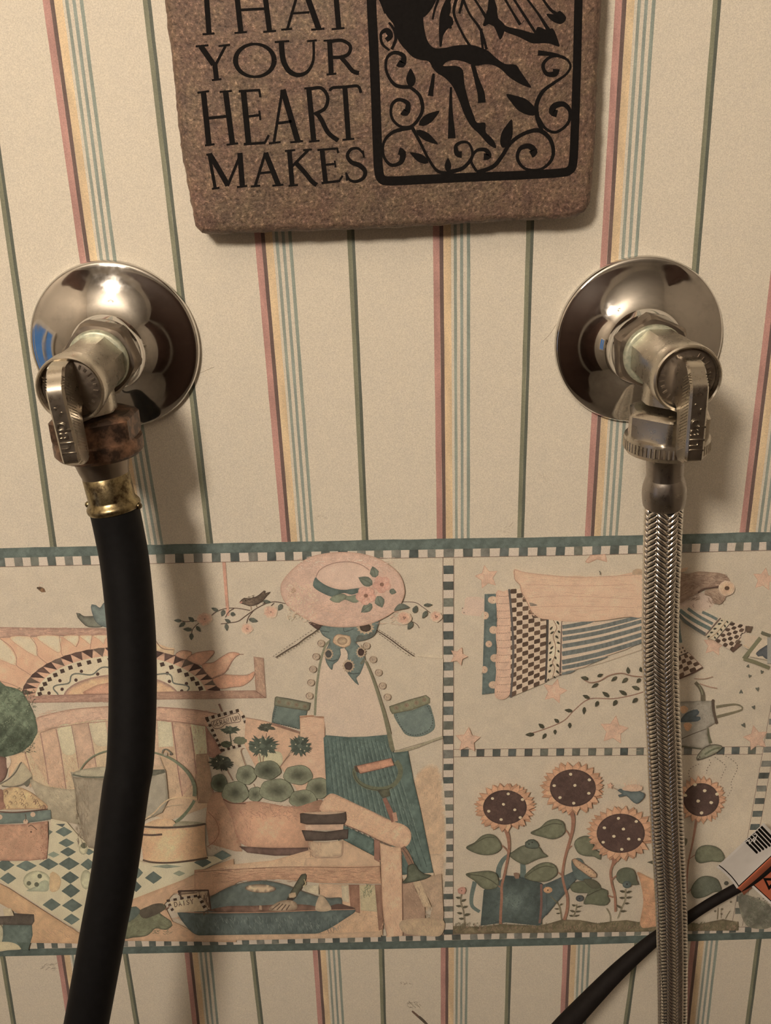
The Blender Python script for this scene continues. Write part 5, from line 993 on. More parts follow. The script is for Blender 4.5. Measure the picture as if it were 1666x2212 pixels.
T_D = .0135                                   # how far its face stands off the wall
base = at(850, 250, .001)
plaque = empty('stone_plaque', base, 'brown tumbled stone tile with black lettering and winged figure on the striped wall', 'plaque')
OUT = [(350, 0), (370, 150), (384, 300), (401, 400), (411, 450), (418, 490), (433, 506), (475, 507.5), (550, 504), (660, 501), (780, 497.5), (939, 489.5), (1104, 478.5), (1200, 475.5), (1238, 473), (1266, 461), (1279, 438), (1289, 324), (1295, 162), (1302, 48), (1303.5, 0)]
ring = []
for (a, b), (c, d) in zip(OUT, OUT[1:]):
    k = max(1, int(math.hypot(c-a, d-b)/7))
    for j in range(k): ring.append(at(a+(c-a)*j/k, b+(d-b)*j/k, T_D))
ring.append(at(*OUT[-1], T_D))
upl = (ring[0]-at(384, 300, T_D)).normalized(); upr = (ring[-1]-at(1289, 324, T_D)).normalized()
L0, R0 = ring[0], ring[-1]; up = .078
LT, RT = L0+upl*up, R0+upr*up
for j in range(1, 14): ring.append(R0.lerp(RT, j/14) if j < 14 else RT)
for j in range(0, 30): ring.append(RT.lerp(LT, j/30))
for j in range(0, 14): ring.append(LT.lerp(L0, j/14))
N = len(ring); cen = sum(ring, Vector())/N
def jit(i, f, a): return a*.32*(math.sin(i*f+.7)+.6*math.sin(i*f*2.3+1.9)+.8*RNG.uniform(-1, 1))
rings = []
for lev, (inset, dep, ja) in enumerate(((.0012, .001, .0003), (.0, .003, .0004), (-.0001, T_D-.0042, .00045), (.0004, T_D-.0022, .0005), (.0014, T_D-.0007, .0005), (.0027, T_D, .0005))):
    R_ = []
    for i, p in enumerate(ring):
        t = (ring[(i+1) % N]-ring[i-1]); n = Vector((t.z, 0, -t.x)).normalized()
        if n.dot(cen-p) < 0: n = -n
        q = p + n*(inset+jit(i, .37+lev*.05, ja)); q.y = -dep - (0 if lev in (0, 5) else RNG.uniform(-.0002, .0002)); R_.append(q)
    rings.append(R_)
V = [v - base for R_ in rings for v in R_]
Fs = []
for l in range(5):
    for i in range(N): Fs.append((l*N+i, l*N+(i+1) % N, (l+1)*N+(i+1) % N, (l+1)*N+i))
r = geometry.delaunay_2d_cdt([Vector((v.x, v.z)) for v in rings[5]], [], [list(range(N))], 1, 1e-7)
off = len(V); V += [Vector((v.x-base.x, -T_D-base.y, v.y-base.z)) for v in r[0]]
Fs += [tuple(off+i for i in f) for f in r[2]]
Fs.append(tuple(range(N)))
bmt = bmesh.new(); vs = [bmt.verts.new(v) for v in V]
for f in Fs:
    try: bmt.faces.new([vs[i] for i in f])
    except ValueError: pass
bmesh.ops.remove_doubles(bmt, verts=bmt.verts, dist=1e-6)
bm_obj('tile', bmt, M['stone'], plaque, smooth=True, angle=50)

def tile_print(name, draw, label=None):
    T = Print(T_D+.00004); draw(T)
    V = np.vstack(T.V) - np.array(base)
    o = mesh_obj(name, V, T.Fc, M['ink_black'], plaque)
    if label: o['label'] = label
    return o
BK = (20, 18, 18)
def draw_words(T):
    T.use(340, 0, 3.332)
    def st(*a):
        *p, w = a; T.l(p, w, BK, sm=len(p) > 4)
    # THAT
    for a in ((345, -140, 372, 240, 11.5), (325, 247, 412, 240, 4.5), (240, -118, 262, -140, 440, -150, 455, -110, 6), (560, -140, 602, 235, 11.5), (555, 238, 645, 230, 4.5), (762, -140, 808, 228, 11.5), (762, 230, 855, 222, 4.5), (585, 72, 790, 62, 6), (1040, -150, 935, 212, 6), (1035, -150, 1162, 208, 12.5), (962, 97, 1095, 88, 5), (892, 214, 970, 207, 4.5), (1108, 214, 1203, 206, 4.5), (1275, -150, 1306, 203, 11.5), (1255, 210, 1348, 202, 4.5), (1170, -130, 1190, -155, 1370, -165, 1390, -120, 6)): st(*a)
    # YOUR
    for a in ((312, 332, 405, 465, 12), (490, 332, 424, 458, 6), (412, 448, 426, 572, 11), (275, 334, 368, 326, 4.5), (440, 332, 524, 322, 4.5), (392, 577, 462, 569, 4.5), (1240, 295, 1252, 532, 11), (1196, 293, 1254, 290, 4.5), (1218, 537, 1288, 530, 4.5), (1250, 297, 1330, 291, 1388, 330, 1376, 388, 1320, 411, 1255, 412, 7.5), (1315, 405, 1360, 455, 1408, 512, 1452, 526, 9.5), (845, 303, 950, 296, 4.5), (1078, 297, 1148, 290, 4.5)): st(*a)
    a = np.linspace(0, 2*math.pi, 49); T.l(np.stack([702+139*np.cos(a), 435+118*np.sin(a)], 1).ravel(), 8, BK, sm=False, ws=[11.5, 5.5, 11.5, 5.5, 11.5])
    T.l((893, 300, 898, 380, 912, 450, 950, 512, 1010, 540, 1075, 520, 1115, 460, 1126, 390, 1124, 296), 8, BK, ws=[12, 12, 11, 7, 5.5, 5.5])
    # HEART
    for a in ((332, 665, 371, 1042, 12), (491, 662, 541, 1036, 12), (350, 852, 510, 836, 6.5), (288, 668, 372, 656, 4.5), (448, 662, 537, 654, 4.5), (342, 1047, 412, 1038, 4.5), (498, 1042, 582, 1031, 4.5), (620, 658, 657, 1036, 12.5), (585, 657, 738, 648, 5.5), (733, 645, 742, 700, 5), (638, 840, 738, 828, 5.5), (734, 795, 742, 865, 4.5), (622, 1038, 778, 1027, 6), (772, 1030, 803, 972, 5), (900, 645, 840, 1022, 6), (903, 645, 1012, 1018, 12.5), (862, 888, 966, 873, 6), (802, 1032, 888, 1022, 4.5), (956, 1025, 1048, 1015, 4.5), (1090, 638, 1126, 1014, 11.5), (1100, 640, 1180, 634, 1226, 700, 1206, 780, 1128, 822, 7.5), (1148, 815, 1180, 860, 1230, 955, 1302, 1012, 10), (1058, 637, 1112, 631, 4.5), (1092, 1020, 1168, 1012, 4.5), (1350, 628, 1376, 1002, 11), (1243, 655, 1260, 632, 1350, 626, 1442, 620, 1466, 668, 6.5), (1332, 1007, 1418, 998, 4.5)): st(*a)
    # MAKES
    for a in ((372, 1110, 416, 1352, 7), (375, 1108, 440, 1215, 508, 1335, 11.5), (506, 1338, 602, 1103, 6), (594, 1100, 612, 1342, 11.5), (352, 1114, 392, 1108, 4.5), (393, 1360, 447, 1351, 4.5), (573, 1347, 648, 1338, 4.5), (778, 1098, 705, 1336, 6), (778, 1100, 872, 1332, 11.5), (728, 1248, 836, 1236, 5.5), (672, 1343, 742, 1336, 4.5), (828, 1337, 908, 1329, 4.5), (950, 1082, 971, 1332, 10.5), (1086, 1080, 972, 1196, 6), (1000, 1176, 1060, 1240, 1112, 1305, 1148, 1332, 10), (918, 1087, 992, 1080, 4.5), (1050, 1082, 1113, 1075, 4.5), (943, 1338, 1013, 1331, 4.5), (1185, 1074, 1211, 1312, 10.5), (1152, 1080, 1298, 1068, 5), (1294, 1065, 1302, 1102, 4.5), (1200, 1188, 1280, 1178, 5), (1276, 1155, 1284, 1205, 4), (1182, 1318, 1312, 1302, 5.5), (1308, 1306, 1334, 1264, 4.5)): st(*a)
    T.l((1486, 1112, 1448, 1070, 1396, 1074, 1368, 1120, 1396, 1166, 1458, 1192, 1496, 1234, 1482, 1282, 1432, 1306, 1384, 1294, 1360, 1248), 8, BK, ws=[4, 6, 7, 9, 11, 9, 7, 6, 4]); st(1480, 1085, 1488, 1135, 4); st(1358, 1240, 1366, 1300, 4)
tile_print('lettering', draw_words, 'black words THAT YOUR HEART MAKES')
def draw_frame(T):
    T.use(780, 0, 3.085)
    T.l((62, -500, 70, 0, 84, 300, 98, 650, 112, 1040, 118, 1130, 134, 1188, 190, 1206, 420, 1196, 700, 1182, 1050, 1168, 1320, 1152, 1390, 1134, 1414, 1080, 1424, 900, 1438, 500, 1450, 0, 1462, -500), 19, BK, ws=[21, 20.5, 20, 19, 18, 18])
tile_print('printed_frame', draw_frame)
def draw_fig(T):
    T.use(780, 0, 3.085)
    T.g((118, -60, 140, 40, 175, 110, 218, 165, 232, 230, 262, 290, 300, 335, 345, 380, 400, 400, 450, 408, 480, 450, 520, 480, 560, 420, 620, 400, 690, 412, 760, 438, 850, 428, 925, 455, 990, 515, 1060, 558, 1135, 585, 1105, 535, 1060, 470, 1032, 432, 960, 425, 900, 385, 850, 340, 800, 318, 740, 300, 640, 302, 560, 318, 485, 318, 440, 262, 418, 160, 412, 60, 380, -60), BK, gs=12)
    T.g((470, 430, 560, 440, 640, 440, 680, 470, 690, 560, 720, 680, 752, 770, 775, 818, 828, 818, 832, 880, 868, 915, 893, 950, 900, 988, 850, 962, 790, 895, 735, 842, 690, 765, 650, 660, 610, 575, 560, 520, 500, 480), BK, gs=12)
    for p, ws in (((485, 490, 475, 560, 463, 640), (5, 9, 12)), ((600, 580, 598, 740, 603, 860, 605, 922), (5, 7, 12, 17)), ((745, 430, 775, 540, 800, 620, 806, 685), (9, 10, 15, 17)), ((600, -40, 560, 60, 540, 150, 530, 312), (9, 15, 11, 4)), ((640, -20, 620, 90, 680, 230, 735, 318), (7, 6, 5, 6)), ((690, -40, 655, 90), (7, 5)), ((676, -20, 722, 90, 795, 195, 838, 330), (6, 5, 6, 6)), ((735, -40, 800, 60, 850, 140), (5, 5, 9)), ((868, -40, 880, 90, 912, 190, 930, 262), (6, 21, 15, 3)), ((800, 190, 812, 330), (7, 5)), ((818, 170, 870, 130, 960, 190, 1060, 222, 1150, 255, 1245, 262, 1322, 305), (6, 16, 12, 16, 22, 18, 4)), ((952, -20, 1010, 80, 1062, 165), (5, 5, 7)), ((1010, -20, 1100, 120, 1172, 230), (5, 6, 6)), ((1090, -30, 1180, 90, 1250, 200), (5, 5, 9)), ((1190, -40, 1270, 70, 1350, 110), (5, 6, 9)), ((430, -40, 405, 72), (6, 6)), ((525, -30, 490, 70, 478, 130), (7, 5, 4)), ((560, 120, 600, 190), (16, 5)), ((185, -60, 205, 60), (6, 14)), ((120, -30, 165, 90), (6, 6))):
        T.l(p, 5, BK, ws=ws)
    T.g((1235, 92, 1290, 95, 1325, 72, 1368, 118, 1335, 160, 1275, 140), BK); T.g((1175, 180, 1240, 200, 1275, 188, 1300, 230, 1322, 312, 1260, 262, 1170, 262), BK); T.g((540, 60, 590, 10, 600, 60, 580, 110), BK)
    T.g((845, 60, 880, 40, 905, 110, 960, 175, 930, 262, 900, 190, 850, 160, 815, 175), BK); T.g((535, 90, 600, 110, 615, 160, 570, 200, 535, 250, 530, 160), BK); T.g((1020, 205, 1090, 215, 1170, 240, 1150, 272, 1080, 258), BK); T.g((440, -60, 520, -60, 470, 60, 410, 110), BK)
    for p, ws in (((190, 335, 142, 292, 134, 225, 172, 203, 196, 240, 168, 268), (5, 6, 6, 14, 10)), ((186, 150, 222, 200, 232, 260, 205, 330), (5, 7, 6)), ((335, 580, 232, 568, 172, 482, 172, 390, 222, 350, 282, 372, 276, 428, 246, 418), (8, 8, 6, 6, 9, 16)), ((325, 578, 392, 640, 408, 740, 345, 836, 262, 842, 205, 782, 206, 700, 252, 664, 312, 690, 302, 752, 274, 742), (7, 8, 7, 6, 6, 8, 15)), ((345, 848, 215, 880, 152, 950, 152, 1042, 202, 1100, 266, 1080, 278, 1022, 252, 1006), (9, 8, 6, 6, 8, 17)), ((342, 850, 400, 960, 452, 1062, 515, 1142, 610, 1152), (8, 6, 6, 8)), ((590, 1146, 682, 1118, 742, 1040, 724, 962, 680, 946, 634, 970, 640, 1022, 672, 1030), (10, 8, 7, 5, 7, 15)), ((770, 1140, 734, 1070, 770, 1004, 832, 1000, 852, 1040, 818, 1044), (6, 6, 6, 10, 15)), ((770, 1150, 880, 1110, 940, 1040, 1000, 950, 1092, 888, 1190, 870, 1262, 930, 1282, 1022, 1250, 1092, 1182, 1132, 1092, 1122, 1044, 1060, 1060, 992, 1122, 974, 1156, 1010, 1132, 1030), (9, 9, 8, 8, 10, 8, 6, 6, 8, 16)), ((1205, 870, 1178, 792, 1170, 700, 1212, 610, 1290, 550, 1372, 490, 1396, 430, 1344, 378, 1262, 380, 1214, 432, 1236, 490, 1292, 492, 1302, 460), (8, 10, 9, 7, 5, 5, 6, 8, 15)), ((1182, 782, 1230, 856, 1302, 880, 1380, 820, 1392, 740, 1350, 694, 1290, 706, 1274, 745, 1308, 758), (7, 6, 6, 7, 12, 16)), ((1180, 352, 1300, 366, 1385, 402), (12, 8, 4))):
        T.l(p, 5, BK, ws=ws)
    for a in ((385, 835, 525, 738, 62), (368, 868, 515, 962, 54), (450, 1085, 325, 1015, 54), (580, 1148, 580, 1048, 44), (945, 985, 1005, 795, 76), (1168, 760, 968, 628, 92), (335, 582, 330, 456, 64)): T.leaf(*a, BK)
tile_print('printed_figure', draw_fig, 'black winged figure over scrolling vines')

# ------------------------------------------------------------------ valves
def lathe(bm, prof, org, axis, n=48, flats=None, cap=(True, True)):
    """turn (radius, distance along axis) about an axis; flats: list saying how octagonal each ring is"""
    ax = Vector(axis).normalized(); t = Vector((1, 0, 0)) if abs(ax.x) < .8 else Vector((0, 0, 1))
    e1 = (t - ax*t.dot(ax)).normalized(); e2 = ax.cross(e1); R_ = []
    for k, (r, h) in enumerate(prof):
        ringv = []
        for i in range(n):
            a = 2*math.pi*i/n; rr = r
            if flats and flats[k]:
                m_ = flats[k][0]; s_ = 2*math.pi/m_; b_ = ((a + s_*flats[k][2]) % s_) - s_/2
                rr = r*((1-flats[k][1]) + flats[k][1]*math.cos(math.pi/m_)/math.cos(b_))
            ringv.append(bm.verts.new(Vector(org) + ax*h + (e1*math.cos(a)+e2*math.sin(a))*rr))
        R_.append(ringv)
    for a, b in zip(R_, R_[1:]):
        for i in range(n): bm.faces.new((a[i], a[(i+1) % n], b[(i+1) % n], b[i]))
    if cap[0]: bm.faces.new(list(reversed(R_[0])))
    if cap[1]: bm.faces.new(R_[-1])
    return R_
def cr2(pts, step=6):
    return [(v.x, v.y) for v in spline([(a, b, 0) for a, b in pts], step)]

def text_mesh(txt, size, ext):
    cu = bpy.data.curves.new('t', 'FONT'); cu.body = txt; cu.size = size; cu.extrude = ext; cu.align_x = 'CENTER'; cu.align_y = 'CENTER'; cu.resolution_u = 3
    o = bpy.data.objects.new('t', cu); COL.objects.link(o)
    bpy.context.view_layer.update()
    me = bpy.data.meshes.new_from_object(o.evaluated_get(bpy.context.evaluated_depsgraph_get()))
    bpy.data.objects.remove(o); bpy.data.curves.remove(cu)
    return me

def valve(px, py, r, label, turn, lean=0.0, droop=0.0, yaw=0.0):
    DZ = .0052
    c = at(px, py, .002); org = Vector((c.x, 0, c.z)); k = r/.032
    v = empty('shutoff_valve', org, label, 'valve', 'wall shutoff valves')
    Y = (0, -1, 0); O = Vector(); OD = Vector((0, -DZ, 0))
    b = bmesh.new()
    lathe(b, cr2([(.0316*k, .0), (.0320*k, .0010), (.0320*k, .0022), (.0314*k, .0031), (.0303*k, .0036), (.0270*k, .0044), (.0235*k, .0054), (.0200*k, .0067), (.0170*k, .0081), (.0145*k, .0098), (.0130, .0116), (.0120, .0138), (.0116, .0165), (.0116, .0190)], 6), O, Y, 96, cap=(True, False))
    bm_obj('escutcheon', b, M['chrome'], v, smooth=True, angle=80)
    b = bmesh.new()
    lathe(b, [(.0122, .0155), (.0142, .0168), (.0142, .0228), (.0128, .0240), (.0100, .0242)], O, Y, 48, flats=[(6, .3, turn), (6, 1, turn), (6, 1, turn), (6, .45, turn), None])
    bm_obj('compression_nut', b, M['nickel_dark'], v, smooth=True, angle=22)
    b = bmesh.new(); lathe(b, cr2([(.0098, .0182), (.0107, .0186), (.0110, .0197), (.0106, .0208), (.0098, .0212)], 4), OD, Y, 48)
    bm_obj('sealing_ring', b, M['patina'], v, smooth=True, angle=60)
    b = bmesh.new()
    o8 = lambda f: (8, f, .5)
    lathe(b, [(.0098, .0200), (.0103, .0214), (.0104, .0300), (.0106, .0345), (.0106, .0440), (.0110, .0462), (.0113, .0478), (.0114, .0525), (.0112, .0538), (.0107, .0543), (.0102, .0540), (.0100, .0530), (.0099, .0515), (.0099, .0512)], OD, Y, 64, flats=[o8(.6), o8(1), o8(1), o8(.4)]+[None]*10)
    lathe(b, [(.0086, 0), (.0094, .0040), (.0098, .0080), (.0098, .0118)], Vector((0, -.0435, 0)), (0, 0, -1), 40, flats=[None, (8, .7, .5), (8, .9, .5), (8, .9, .5)])
    bm_obj('valve_body', b, M['nickel'], v, smooth=True, angle=28)
    b = bmesh.new(); lathe(b, [(.0098, .0505), (.0098, .0516), (.0090, .0519), (.0020, .0519)], OD, Y, 48)
    for i in range(26):                                  # worn raised marks around the stem face
        if i % 13 in (0, 1, 12): continue
        a = math.radians(90 + i*360/26); rr = .0079
        p = Vector((rr*math.cos(a), -.0519-DZ, rr*math.sin(a))); ta = Vector((-math.sin(a), 0, math.cos(a))); ra = Vector((math.cos(a), 0, math.sin(a)))
        L = (.00032, .0002, .00042)[i % 3]; hh = (.0008, .0006, .00085)[(i*2) % 3]
        q = [p + ta*s1*L + ra*s2*hh + Vector((0, -d, 0)) for d in (0, .00025) for s1, s2 in ((-1, -1), (1, -1), (1, 1), (-1, 1))]
        vv = [b.verts.new(x) for x in q]
        for f in ((4, 5, 6, 7), (0, 1, 5, 4), (1, 2, 6, 5), (2, 3, 7, 6), (3, 0, 4, 7)): b.faces.new([vv[j] for j in f])
    bm_obj('stem_disc', b, M['nickel_dark'], v, smooth=True, angle=25)
    # lever: side outline (z, h) swept across its width
    prof = cr2([(.0070, .0508), (.0074, .0555), (.0070, .0590), (.0058, .0615), (.0040, .0632), (.0022, .0650), (.0002, .0660), (-.0040, .0664), (-.0140, .0668), (-.0222, .0672), (-.0238, .0664), (-.0243, .0645), (-.0252, .0636), (-.0258, .0618), (-.0255, .0592), (-.0242, .0576), (-.0200, .0567), (-.0130, .0557), (-.0096, .0548), (-.0080, .0530), (-.0078, .0508)], 4)
    b = bmesh.new(); w = .0030; S_ = []
    cz = sum(p[0] for p in prof)/len(prof); ch = sum(p[1] for p in prof)/len(prof)
    for x, ins in ((-w, .0007), (-w+.0007, 0), (w-.0007, 0), (w, .0007)):
        S_.append([b.verts.new((x, -(h_-ins*(1 if h_ > .06 else -.3)), z_ - ins*(1 if z_ > cz else -1)*.8)) for z_, h_ in prof])
    n = len(prof)
    for a, c2 in zip(S_, S_[1:]):
        for i in range(n): b.faces.new((a[i], a[(i+1) % n], c2[(i+1) % n], c2[i]))
    b.faces.new(S_[0]); b.faces.new(list(reversed(S_[-1])))
    lev = bm_obj('lever_handle', b, M['nickel'], v, smooth=True, angle=35)
    lev.location = (-.0008 if lean else 0, -DZ, 0); lev.rotation_euler = (0, lean, 0)
    b = bmesh.new()
    for sx in (-1, 1):
        for i in range(24):
            z0 = .002 - i*.00105; 
            q = []
            for h0, zz in ((.0592, 0), (.0650, .0030)):
                for dx, dz in ((0, -.00022), (.00022, 0), (0, .00022)): q.append(b.verts.new((sx*(w+dx-.00002), -h0, z0+zz+dz)))
            b.faces.new((q[0], q[1], q[4], q[3])); b.faces.new((q[1], q[2], q[5], q[4]))
    bm_obj('grip_ridges', b, M['nickel'], lev)
    me = text_mesh('dahl', .0068, .00022); me.materials.append(M['nickel'])
    o = bpy.data.objects.new('raised_lettering', me); COL.objects.link(o); o.parent = lev
    o.location = (0, -.0671, -.0150)
    o.rotation_euler = Matrix(((0, -1, 0), (0, 0, -1), (1, 0, 0))).transposed().to_euler() if False else Matrix(((0, 1, 0), (0, 0, -1), (-1, 0, 0))).to_euler()
    b = bmesh.new()
    for z_, x_ in ((-.0050, -.0010), (-.0066, .0008)): lathe(b, [(.0005, .0661), (.0004, .0668)], Vector((x_, 0, z_)), Y, 10)
    bm_obj('index_mark', b, M['nickel'], lev)
    for o_ in v.children:
        if o_.name.startswith(('valve_body', 'stem_disc')): o_.rotation_euler = (droop, 0, yaw)
        elif o_.name.startswith('lever_handle'): o_.rotation_euler = (droop, lean, yaw); o_.location = Vector(o_.location) + Vector((0, 0, .0026 if droop else 0))
    return v, org
vl, oL = valve(249, 748, .0320, 'chrome wall valve with corroded copper outlet nut, above the black rubber hose', .18, math.radians(-4.5), .028, 0)
vr, oR = valve(1379, 737, .0317, 'chrome wall valve with bright nickel outlet, above the braided steel hose', .40, 0, 0, .036)

# ------------------------------------------------------------------ hoses
def frames(path):
    n = len(path); T_ = []
    for i in range(n): T_.append((path[min(i+1, n-1)]-path[max(i-1, 0)]).normalized())
    up_ = Vector((0, -1, 0)); out = []
    for p, t in zip(path, T_):
        e1 = (up_ - t*up_.dot(t)).normalized(); e2 = t.cross(e1); up_ = e1
        out.append((p, t, e1, e2))
    return out
def tube(bm, fr, rad, n=32, cap=True, sx=1.0):
    R_ = []
    for i, (p, t, e1, e2) in enumerate(fr):
        r = rad(i/(len(fr)-1)) if callable(rad) else rad
        R_.append([bm.verts.new(p + (e1*math.cos(2*math.pi*j/n) + e2*math.sin(2*math.pi*j/n)*sx)*r) for j in range(n)])
    for a, b in zip(R_, R_[1:]):
        for j in range(n): bm.faces.new((a[j], a[(j+1) % n], b[(j+1) % n], b[j]))
    if cap: bm.faces.new(list(reversed(R_[0]))); bm.faces.new(R_[-1])
def densify(path, step):
    p = spline(path, 24); out = [p[0]]; acc = 0
    L = [0]
    for a, b in zip(p, p[1:]): L.append(L[-1]+(b-a).length)
    n = max(2, int(L[-1]/step)); j = 0
    for k in range(1, n+1):
        s_ = L[-1]*k/n
        while j < len(L)-2 and L[j+1] < s_: j += 1
        out.append(p[j].lerp(p[j+1], (s_-L[j])/max(1e-9, L[j+1]-L[j])))
    return out

def coupling_nut(root, base, p_top, p_bot, r, mat, turn, knurl):
    """hexagon collar above a rounded band"""
    ax = (p_bot-p_top); L = ax.length; o0 = p_top-base
    b = bmesh.new(); f6 = lambda f: (6, f, turn)
    lathe(b, [(r*.62, 0), (r*.84, .0001), (r*.97, L*.05), (r*1.03, L*.10), (r*1.03, L*.50), (r*1.01, L*.56), (r*.99, L*.60), (r, L*.66), (r, L*.88), (r*.93, L*.97), (r*.80, L), (r*.5, L)], o0, ax, 72,
          flats=[None, f6(.3), f6(.85), f6(1), f6(1), f6(.7), None, None, None, None, None, None])
    n_ = bm_obj('coupling_nut', b, mat, root, smooth=True, angle=24)
    if knurl:
        b = bmesh.new(); axn = ax.normalized(); t = Vector((1, 0, 0)); e1 = (t-axn*t.dot(axn)).normalized(); e2 = axn.cross(e1)
        for i in range(60):
            a = i*2*math.pi/60; d = e1*math.cos(a)+e2*math.sin(a); s2 = e2*math.cos(a)-e1*math.sin(a)
            q = [b.verts.new(o0 + axn*h + d*(r+dr) + s2*ds) for h in (L*.67, L*.87) for dr, ds in ((-.0001, -.0005), (.00022, 0), (-.0001, .0005))]
            b.faces.new((q[0], q[1], q[4], q[3])); b.faces.new((q[1], q[2], q[5], q[4]))
        bm_obj('knurling', b, mat, n_)
    return n_

# black rubber hose
HB = [(247, 1098, 0.0435), (258, 1150, 0.044), (270.5, 1222, 0.0455), (283, 1350, 0.0495), (287, 1450, 0.0535), (286, 1550, 0.058), (281, 1650, 0.0625), (272.5, 1700, 0.065), (259, 1800, 0.0695), (244.5, 1900, 0.074), (225.5, 2000, 0.0785), (207, 2100, 0.083), (186.5, 2212, 0.0875), (160, 2350, 0.093), (140, 2520, 0.097), (122, 2850, .1), (118, 3300, .1)]
path = densify([at(*p) for p in HB], .003)
bk = Vector((oL.x+.0010, -.0420, oL.z-.012))
hose = empty('washer_hose', bk, 'black rubber hose with a brass ferrule hanging from the left wall valve', 'hose', 'washer supply hoses')
b = bmesh.new(); tube(b, frames([p-bk for p in path]), .0088, 40); bm_obj('rubber_tube', b, M['rubber'], hose, smooth=True, angle=60)
top = Vector((oL.x+.0010, -.0420, at(195, 912, .054).z)); bot = Vector((oL.x+.0012, -.0420, at(195, 1006, .054).z))
coupling_nut(hose, bk, top, bot, .0154, M['copper'], .46, False)['label'] = 'corroded copper coupling nut'
s0 = bot; s1 = path[0]; ax = s1-s0; L = ax.length
b = bmesh.new(); lathe(b, [(.0098, -.0005), (.0096, .0015), (.0089, L*.24), (.0083, L*.34), (.0082, L*.38)], s0-bk, ax, 40); bm_obj('hose_neck', b, M['nickel_dark'], hose, smooth=True, angle=40)
b = bmesh.new(); lathe(b, [(.0080, L*.37), (.0083, L*.39), (.0083, L*.80)] + cr2([(.0083, L*.82), (.0087, L*.86), (.0095, L*.92), (.0096, L*.97), (.0092, L*1.02), (.0085, L*1.03)], 4), s0-bk, ax, 40); bm_obj('brass_ferrule', b, M['brass'], hose, smooth=True, angle=40)
b = bmesh.new()
for a_ in (-8, 172):                                       # the two crimp nubs at the end of the ferrule
    q = s0-bk + ax.normalized()*L*.94 + Vector((math.cos(math.radians(a_)), math.sin(math.radians(a_)), 0))*.0095
    bmesh.ops.create_icosphere(b, subdivisions=2, radius=.0013, matrix=Matrix.Translation(q))
bm_obj('crimp_nub', b, M['brass'], hose, smooth=True)

# braided steel hose
HS = [(1434.5, 1088, .0435), (1430.5, 1200, .0425), (1427, 1330, .041), (1427, 1430, .0395), (1430.5, 1520, .038), (1435, 1620, .0365), (1442.5, 1800, .034), (1449, 1920, .032), (1451.5, 2000, .031), (1453, 2100, .0295), (1452.5, 2212, .028), (1450, 2350, .0265), (1446, 2500, .026), (1438, 2850, .027), (1430, 3300, .03)]
path = densify([at(*p) for p in HS], .0011)
bs = Vector((oR.x+.0012, -.0450, oR.z-.012))
hose2 = empty('washer_hose', bs, 'braided stainless steel hose hanging from the right wall valve', 'hose', 'washer supply hoses')
fr = frames([p-bs for p in path])
b = bmesh.new(); tube(b, fr[::4]+[fr[-1]], .00615, 32); bm_obj('inner_tube', b, M['core'], hose2, smooth=True)
# interlaced wire bundles: raised slanted bars in columns, each dipping under its neighbours
def at_len(s_):
    i = min(len(fr)-2, max(0, int(s_/STEPL))); t = s_/STEPL - i
    a, c = fr[i], fr[i+1]
    return [a[q].lerp(c[q], t) for q in range(4)]
STEPL = (path[1]-path[0]).length
TOT = STEPL*(len(path)-1)
NC, PITCH, RB = 10, .00222, .0066
bv, bf = [], []
NU, NV = 7, 4
for j in range(NC):
    sgn = 1 if j % 2 else -1; th0 = 2*math.pi*(j+.5)/NC
    k = 0; s0_ = .001 + (PITCH*.5 if j % 2 else 0)
    while s0_ + k*PITCH < TOT-.002:
        sc = s0_ + k*PITCH; o_ = len(bv); k += 1; tw = RNG.uniform(-.04, .04)
        for u in range(NU+1):
            uu = -1 + 2*u/NU
            for v_ in range(NV+1):
                vv = -1 + 2*v_/NV
                th = th0 + (uu*.70)*math.pi/NC*1.72 + vv*sgn*.030
                s_ = sc + sgn*uu*.00190 + vv*PITCH*.43
                p, t, e1, e2 = at_len(min(TOT-1e-6, max(0, s_)))
                rr = RB + .00050*(1-uu*uu) - .00042*vv*vv - .00042*uu**4
                bv.append(p + (e1*math.cos(th)+e2*math.sin(th))*rr)
        for u in range(NU):
            for v_ in range(NV):
                i0 = o_+u*(NV+1)+v_; bf.append((i0, i0+1, i0+NV+2, i0+NV+1))
br = mesh_obj('wire_braid', bv, bf, M['steel'], hose2, smooth=True); br['kind'] = 'stuff'
top = Vector((oR.x+.0012, -.0450, at(1400, 906, .058).z)); bot = Vector((oR.x+.0012, -.0450, at(1440, 1004, .058).z))
coupling_nut(hose2, bs, top, bot, .0146, M['nickel'], .30, True)
s0 = bot; s1 = path[0]; ax = s1-s0; L = ax.length
b = bmesh.new(); lathe(b, [(.0070, -.0005), (.0066, .001), (.0064, L*.45), (.0067, L*.52)], s0-bs, ax, 40); bm_obj('hose_neck', b, M['crimp'], hose2, smooth=True, angle=40)
b = bmesh.new(); lathe(b, cr2([(.0064, L*.46), (.0070, L*.54), (.0076, L*.66), (.0078, L*.76), (.0077, L*.88), (.0074, L*1.0), (.0070, L*1.03), (.0064, L*1.04)], 4), s0-bs, ax, 40); bm_obj('crimp_ferrule', b, M['crimp'], hose2, smooth=True, angle=50)

